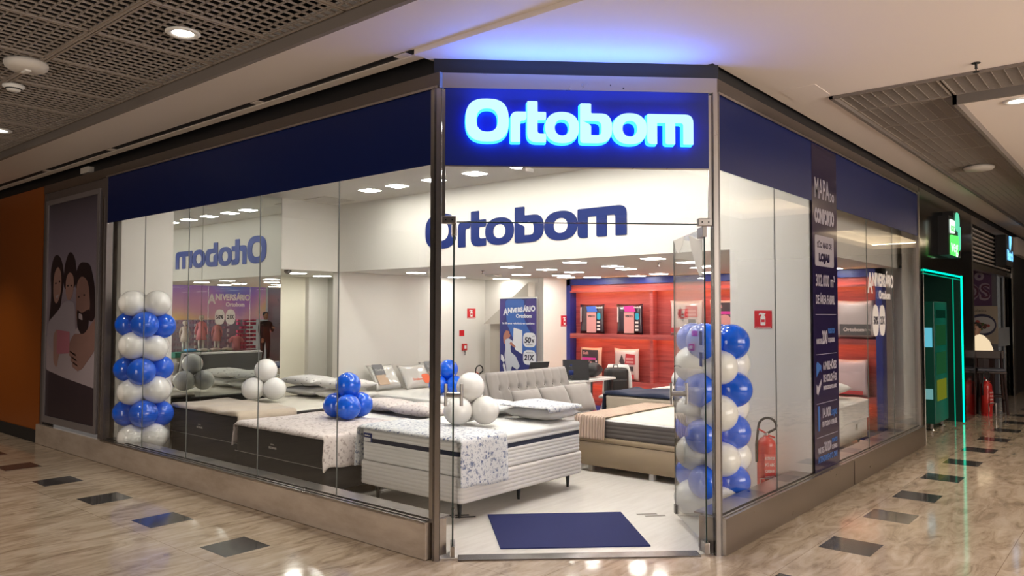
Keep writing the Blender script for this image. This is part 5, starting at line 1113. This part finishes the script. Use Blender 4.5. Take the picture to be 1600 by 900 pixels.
pa = person('person in dark clothes standing across the walkway, seen in the mirror', (13.3, -2.9, 0), PI, stand, se, sr, mat('black_clothes', (.012, .011, .013), .8), mat('dark_hair', (.015, .01, .008), .6), (0, -.02, 1.61))
hand(pa, (.21, -.17, .93), (0, -.3, -1)); hand(pa, (-.13, -.27, 1.22), (.4, -.5, .6))
sit = [(0, 0, .78), (0, -.02, .95), (0, -.06, 1.18), (0, -.08, 1.27), (.17, -.06, 1.20), (.22, -.16, .98), (.12, -.36, 1.02), (-.17, -.06, 1.20), (-.22, -.16, .98), (-.12, -.36, 1.04), (.10, -.05, .75), (.11, -.42, .74), (.11, -.40, .30), (.11, -.52, .25), (-.10, -.05, .75), (-.11, -.42, .74), (-.11, -.40, .30), (-.11, -.52, .25)]
pbn = person('person in a cream shirt sitting at the restaurant counter behind the bar stool', (16.48, 2.56, 0), -PI/2-.3, sit, se, sr, mat('cream_shirt', (.34, .27, .21), .8), mat('black_hair', (.01, .008, .008), .6), (0, -.12, 1.40))
hand(pbn, (.12, -.37, 1.02), (-.2, -1, .1)); hand(pbn, (-.12, -.37, 1.04), (.2, -1, .1))
t = thing('bar_stool', 'stool under the seated person at the restaurant counter', 'stool', (16.48, 2.56, 0)); MB().lathe([(.18, .62), (.19, .66)], n=20).build('seat', MT['rubber'], t)
for sx_, sy_ in ((1, 1), (1, -1), (-1, 1), (-1, -1)): MB().tube([(sx_*.2, sy_*.2, 0), (sx_*.12, sy_*.12, .62)], .015, 8).build('leg', MT['rubber'], t)
wd = mat('dark_red_wood', (.030, .012, .010), .35)
t = thing('bar_chair', 'dark wooden high chair with backrest outside the restaurant', 'chair', (15.25, 2.22, 0), .25)
for sx_, sy_ in ((1, 1), (1, -1), (-1, 1), (-1, -1)): MB().tube([(sx_*.22, sy_*.22, 0), (sx_*.19, sy_*.18, .68)], .022, 8).build('leg', wd, t)
MB().box((-.22, -.22, .68), (.22, .22, .72)).build('seat_frame', wd, t, bev=.01); MB().box((-.20, -.20, .72), (.20, .20, .76)).build('seat', mat('grey_seat', (.12, .12, .15), .5), t, bev=.015)
for sy_ in (-1, 1): MB().tube([(.19, sy_*.19, .72), (.25, sy_*.19, 1.02)], .02, 8).build('back_post', wd, t)
MB().obox(Matrix.Translation((.25, 0, 1.0)) @ Matrix.Rotation(.15, 4, 'Y'), (-.02, -.24, -.09), (.02, .24, .05)).build('top_rail', wd, t, bev=.01)
MB().tube([(.21, -.2, .3), (.21, .2, .3)], .012, 6).tube([(-.21, -.2, .3), (-.21, .2, .3)], .012, 6).tube([(-.2, -.21, .22), (.2, -.21, .22)], .012, 6).build('rung', wd, t)
extinguisher(14.85, 2.22, 0, .085, .62, 'red fire extinguisher on the floor under the dark high chair', -.4)
t = thing('glass_display', 'lit glass counter display with etched pattern in front of the seated person', 'display', (15.70, 2.43, .95)); MB().lathe([(.20, 0), (.20, .12), (.15, .26), (.06, .36), (.0001, .38)], n=24).build('dome', emis('lit_display', (1, .78, .5), .9), t, smooth=True); MB().lathe([(.22, -.95), (.22, -.0)], n=16).build('counter', wd, t)
# ------------------------------------------------------------------ children's clothes shop across the walkway (seen in the mirror)
kw = st('wall_opposite', 'children\'s clothes shop across the walkway', (12, -3.7, 0))
kb(MB().box((8.4, -5.6, 0), (14.2, -5.5, 3.0)), 'back_wall', mat('kids_back', (.25, .22, .25), .6), kw)
kb(MB().box((14.2, -4.2, 0), (14.35, -3.4, 3.4)).box((14.9, -4.2, 0), (15.0, -3.4, 3.4)), 'steel_mullion', MT['steel'], kw)
kb(MB().box((15.0, -4.2, 0), (20, -4.1, 3.4)), 'dark_front', mat('dark_front', (.02, .018, .025), .3), kw)
kb(MB().box((-6, -5.4, 0), (8.4, -5.3, 3.4)), 'pale_front', mat('pale_front', (.30, .27, .25), .5), kw)
km = bpy.data.materials.new('gradient_banner'); km.use_nodes = True; n, l, b = nodes(km); v = tex_coord(km, (.35, .35, .6)); a = noise(km, v, .8, 2, .4, .6)
c_ = ramp(km, a, [(.25, (.10, .20, .55)), (.42, (.32, .16, .45)), (.55, (.55, .30, .35)), (.68, (.70, .52, .08)), (.8, (.15, .35, .6))]); basecol(km, c_); l.new(c_, b.inputs['Emission Color']); b.inputs['Emission Strength'].default_value = .35
kb(MB().box((9.6, -3.66, 1.50), (13.75, -3.60, 2.75)), 'lit_banner', km, kw); kb(MB().box((8.4, -3.7, 2.75), (14.2, -3.5, 3.42)), 'fascia', mat('kids_fascia', (.35, .3, .3), .5), kw)
kr = MB(); rn = random.Random(5)
for j in range(9):
    for i in range(34):
        if rn.random() < .85: kr.box((9.8+.095*i, -4.60, .35+.17*j), (9.8+.095*i+.08, -4.5, .35+.17*j+.06+.05*rn.random()))
o = kb(kr, 'shoes_on_racks', [mat('shoe_mix', (.30, .22, .26), .6)], kw); o['kind'] = 'stuff'
for x in (9.75, 10.8, 11.9, 13.0): kb(MB().box((x, -4.65, 0), (x+.03, -4.55, 2.0)), 'rack_post', MT['white'], kw)
pinkrack = MB()
for j in range(12):
    for i in range(6):
        if rn.random() < .9: pinkrack.box((12.95+.11*i, -4.0, .2+.125*j), (12.95+.11*i+.09, -3.9, .2+.125*j+.09))
o = kb(pinkrack, 'pink_accessories', [mat('accessory_pink', (.60, .10, .20), .5)], kw); o['kind'] = 'stuff'
tt = thing('display_table', 'green display table of folded children\'s clothes across the walkway, seen in the mirror', 'table', (11.6, -3.3, 0))
kb(MB().box((10.5, -3.6, .42), (12.5, -3.0, .56)), 'table_top', mat('green_cloth', (.01, .16, .12), .6), tt); kb(MB().box((10.6, -3.5, 0), (12.4, -3.1, .42)), 'plinth', mat('plinth_grey', (.3, .3, .3), .6), tt)
for k, (x, c) in enumerate(((11.0, (.05, .30, .65)), (11.40, (.7, .7, .7)), (11.78, (.65, .55, .55)), (12.16, (.75, .7, .65)))):
    o = cushion('folded_clothes', .30, .26, .10, mat('clothes', c, .8), None, M=Matrix()); o.location = (x, -3.12, .615); tag(o, ['blue folded garment', 'white folded garment', 'pinkish folded garment', 'cream folded garment'][k]+' on the green table, seen in the mirror', 'clothes')
pk = mat('pink_dress', (.80, .34, .42), .7); pw = mat('white_dress', (.55, .50, .50), .7)
def mannequin(x, y, z, h, m, lab, legs=True):
    t = thing('child_mannequin', lab, 'mannequin', (x, y, z), .4); s_ = h
    MB().lathe([(.14*s_, .32*s_), (.11*s_, .55*s_), (.075*s_, .64*s_), (.10*s_, .76*s_), (.09*s_, .80*s_), (.03*s_, .83*s_)], n=18).build('dress', m, t, smooth=True)
    MB().lathe([(.03*s_, .82*s_), (.03*s_, .85*s_), (.06*s_, .88*s_), (.075*s_, .93*s_), (.055*s_, .99*s_), (.0001, 1.0*s_)], n=18).build('head', MT['white'], t, smooth=True)
    for sx_ in (-1, 1):
        MB().tube([(sx_*.09*s_, 0, .78*s_), (sx_*.14*s_, 0, .62*s_), (sx_*.15*s_, -.03*s_, .46*s_)], [.035*s_, .025*s_, .018*s_], 8).build('arm', m, t, smooth=True)
        if legs: MB().tube([(sx_*.05*s_, 0, .36*s_), (sx_*.05*s_, 0, .02)], [.04*s_, .025*s_], 8).build('leg', MT['white'], t, smooth=True)
    return t
mannequin(10.95, -3.35, .56, .92, pw, 'child mannequin in a white dress, leftmost in the mirror')
mannequin(11.45, -3.35, .56, 1.08, pk, 'tallest child mannequin in a long pink dress, seen in the mirror')
mannequin(11.95, -3.35, .56, .95, mat('pink_top', (.72, .36, .42), .7), 'child mannequin in a pink top right of the tallest, seen in the mirror')
t = thing('shirt_form', 'pink child shirt on a half form beside the mannequins, seen in the mirror', 'shirt', (12.55, -3.3, .56)); MB().lathe([(.13, .0), (.12, .2), (.15, .34), (.13, .42), (.05, .45)], n=18).build('shirt_body', pk, t, smooth=True); MB().tube([(-.12, 0, .38), (-.24, 0, .26)], [.06, .05], 8).tube([(.12, 0, .38), (.24, 0, .26)], [.06, .05], 8).build('sleeves', pk, t)
area('kids_shop_light', (11.5, -4.2, 3.2), 4, 1.2, 70, (1, .95, .95))
area('opposite_shop_light', (2, -4.6, 3.2), 8, 1.0, 110, (1, .92, .85))
# tray with cove light over the walkway
kb(MB().box((8.5, -1.9, 3.3), (8.55, -1.85, 3.31)), 'tray_clip', MT['ceil'], ct)
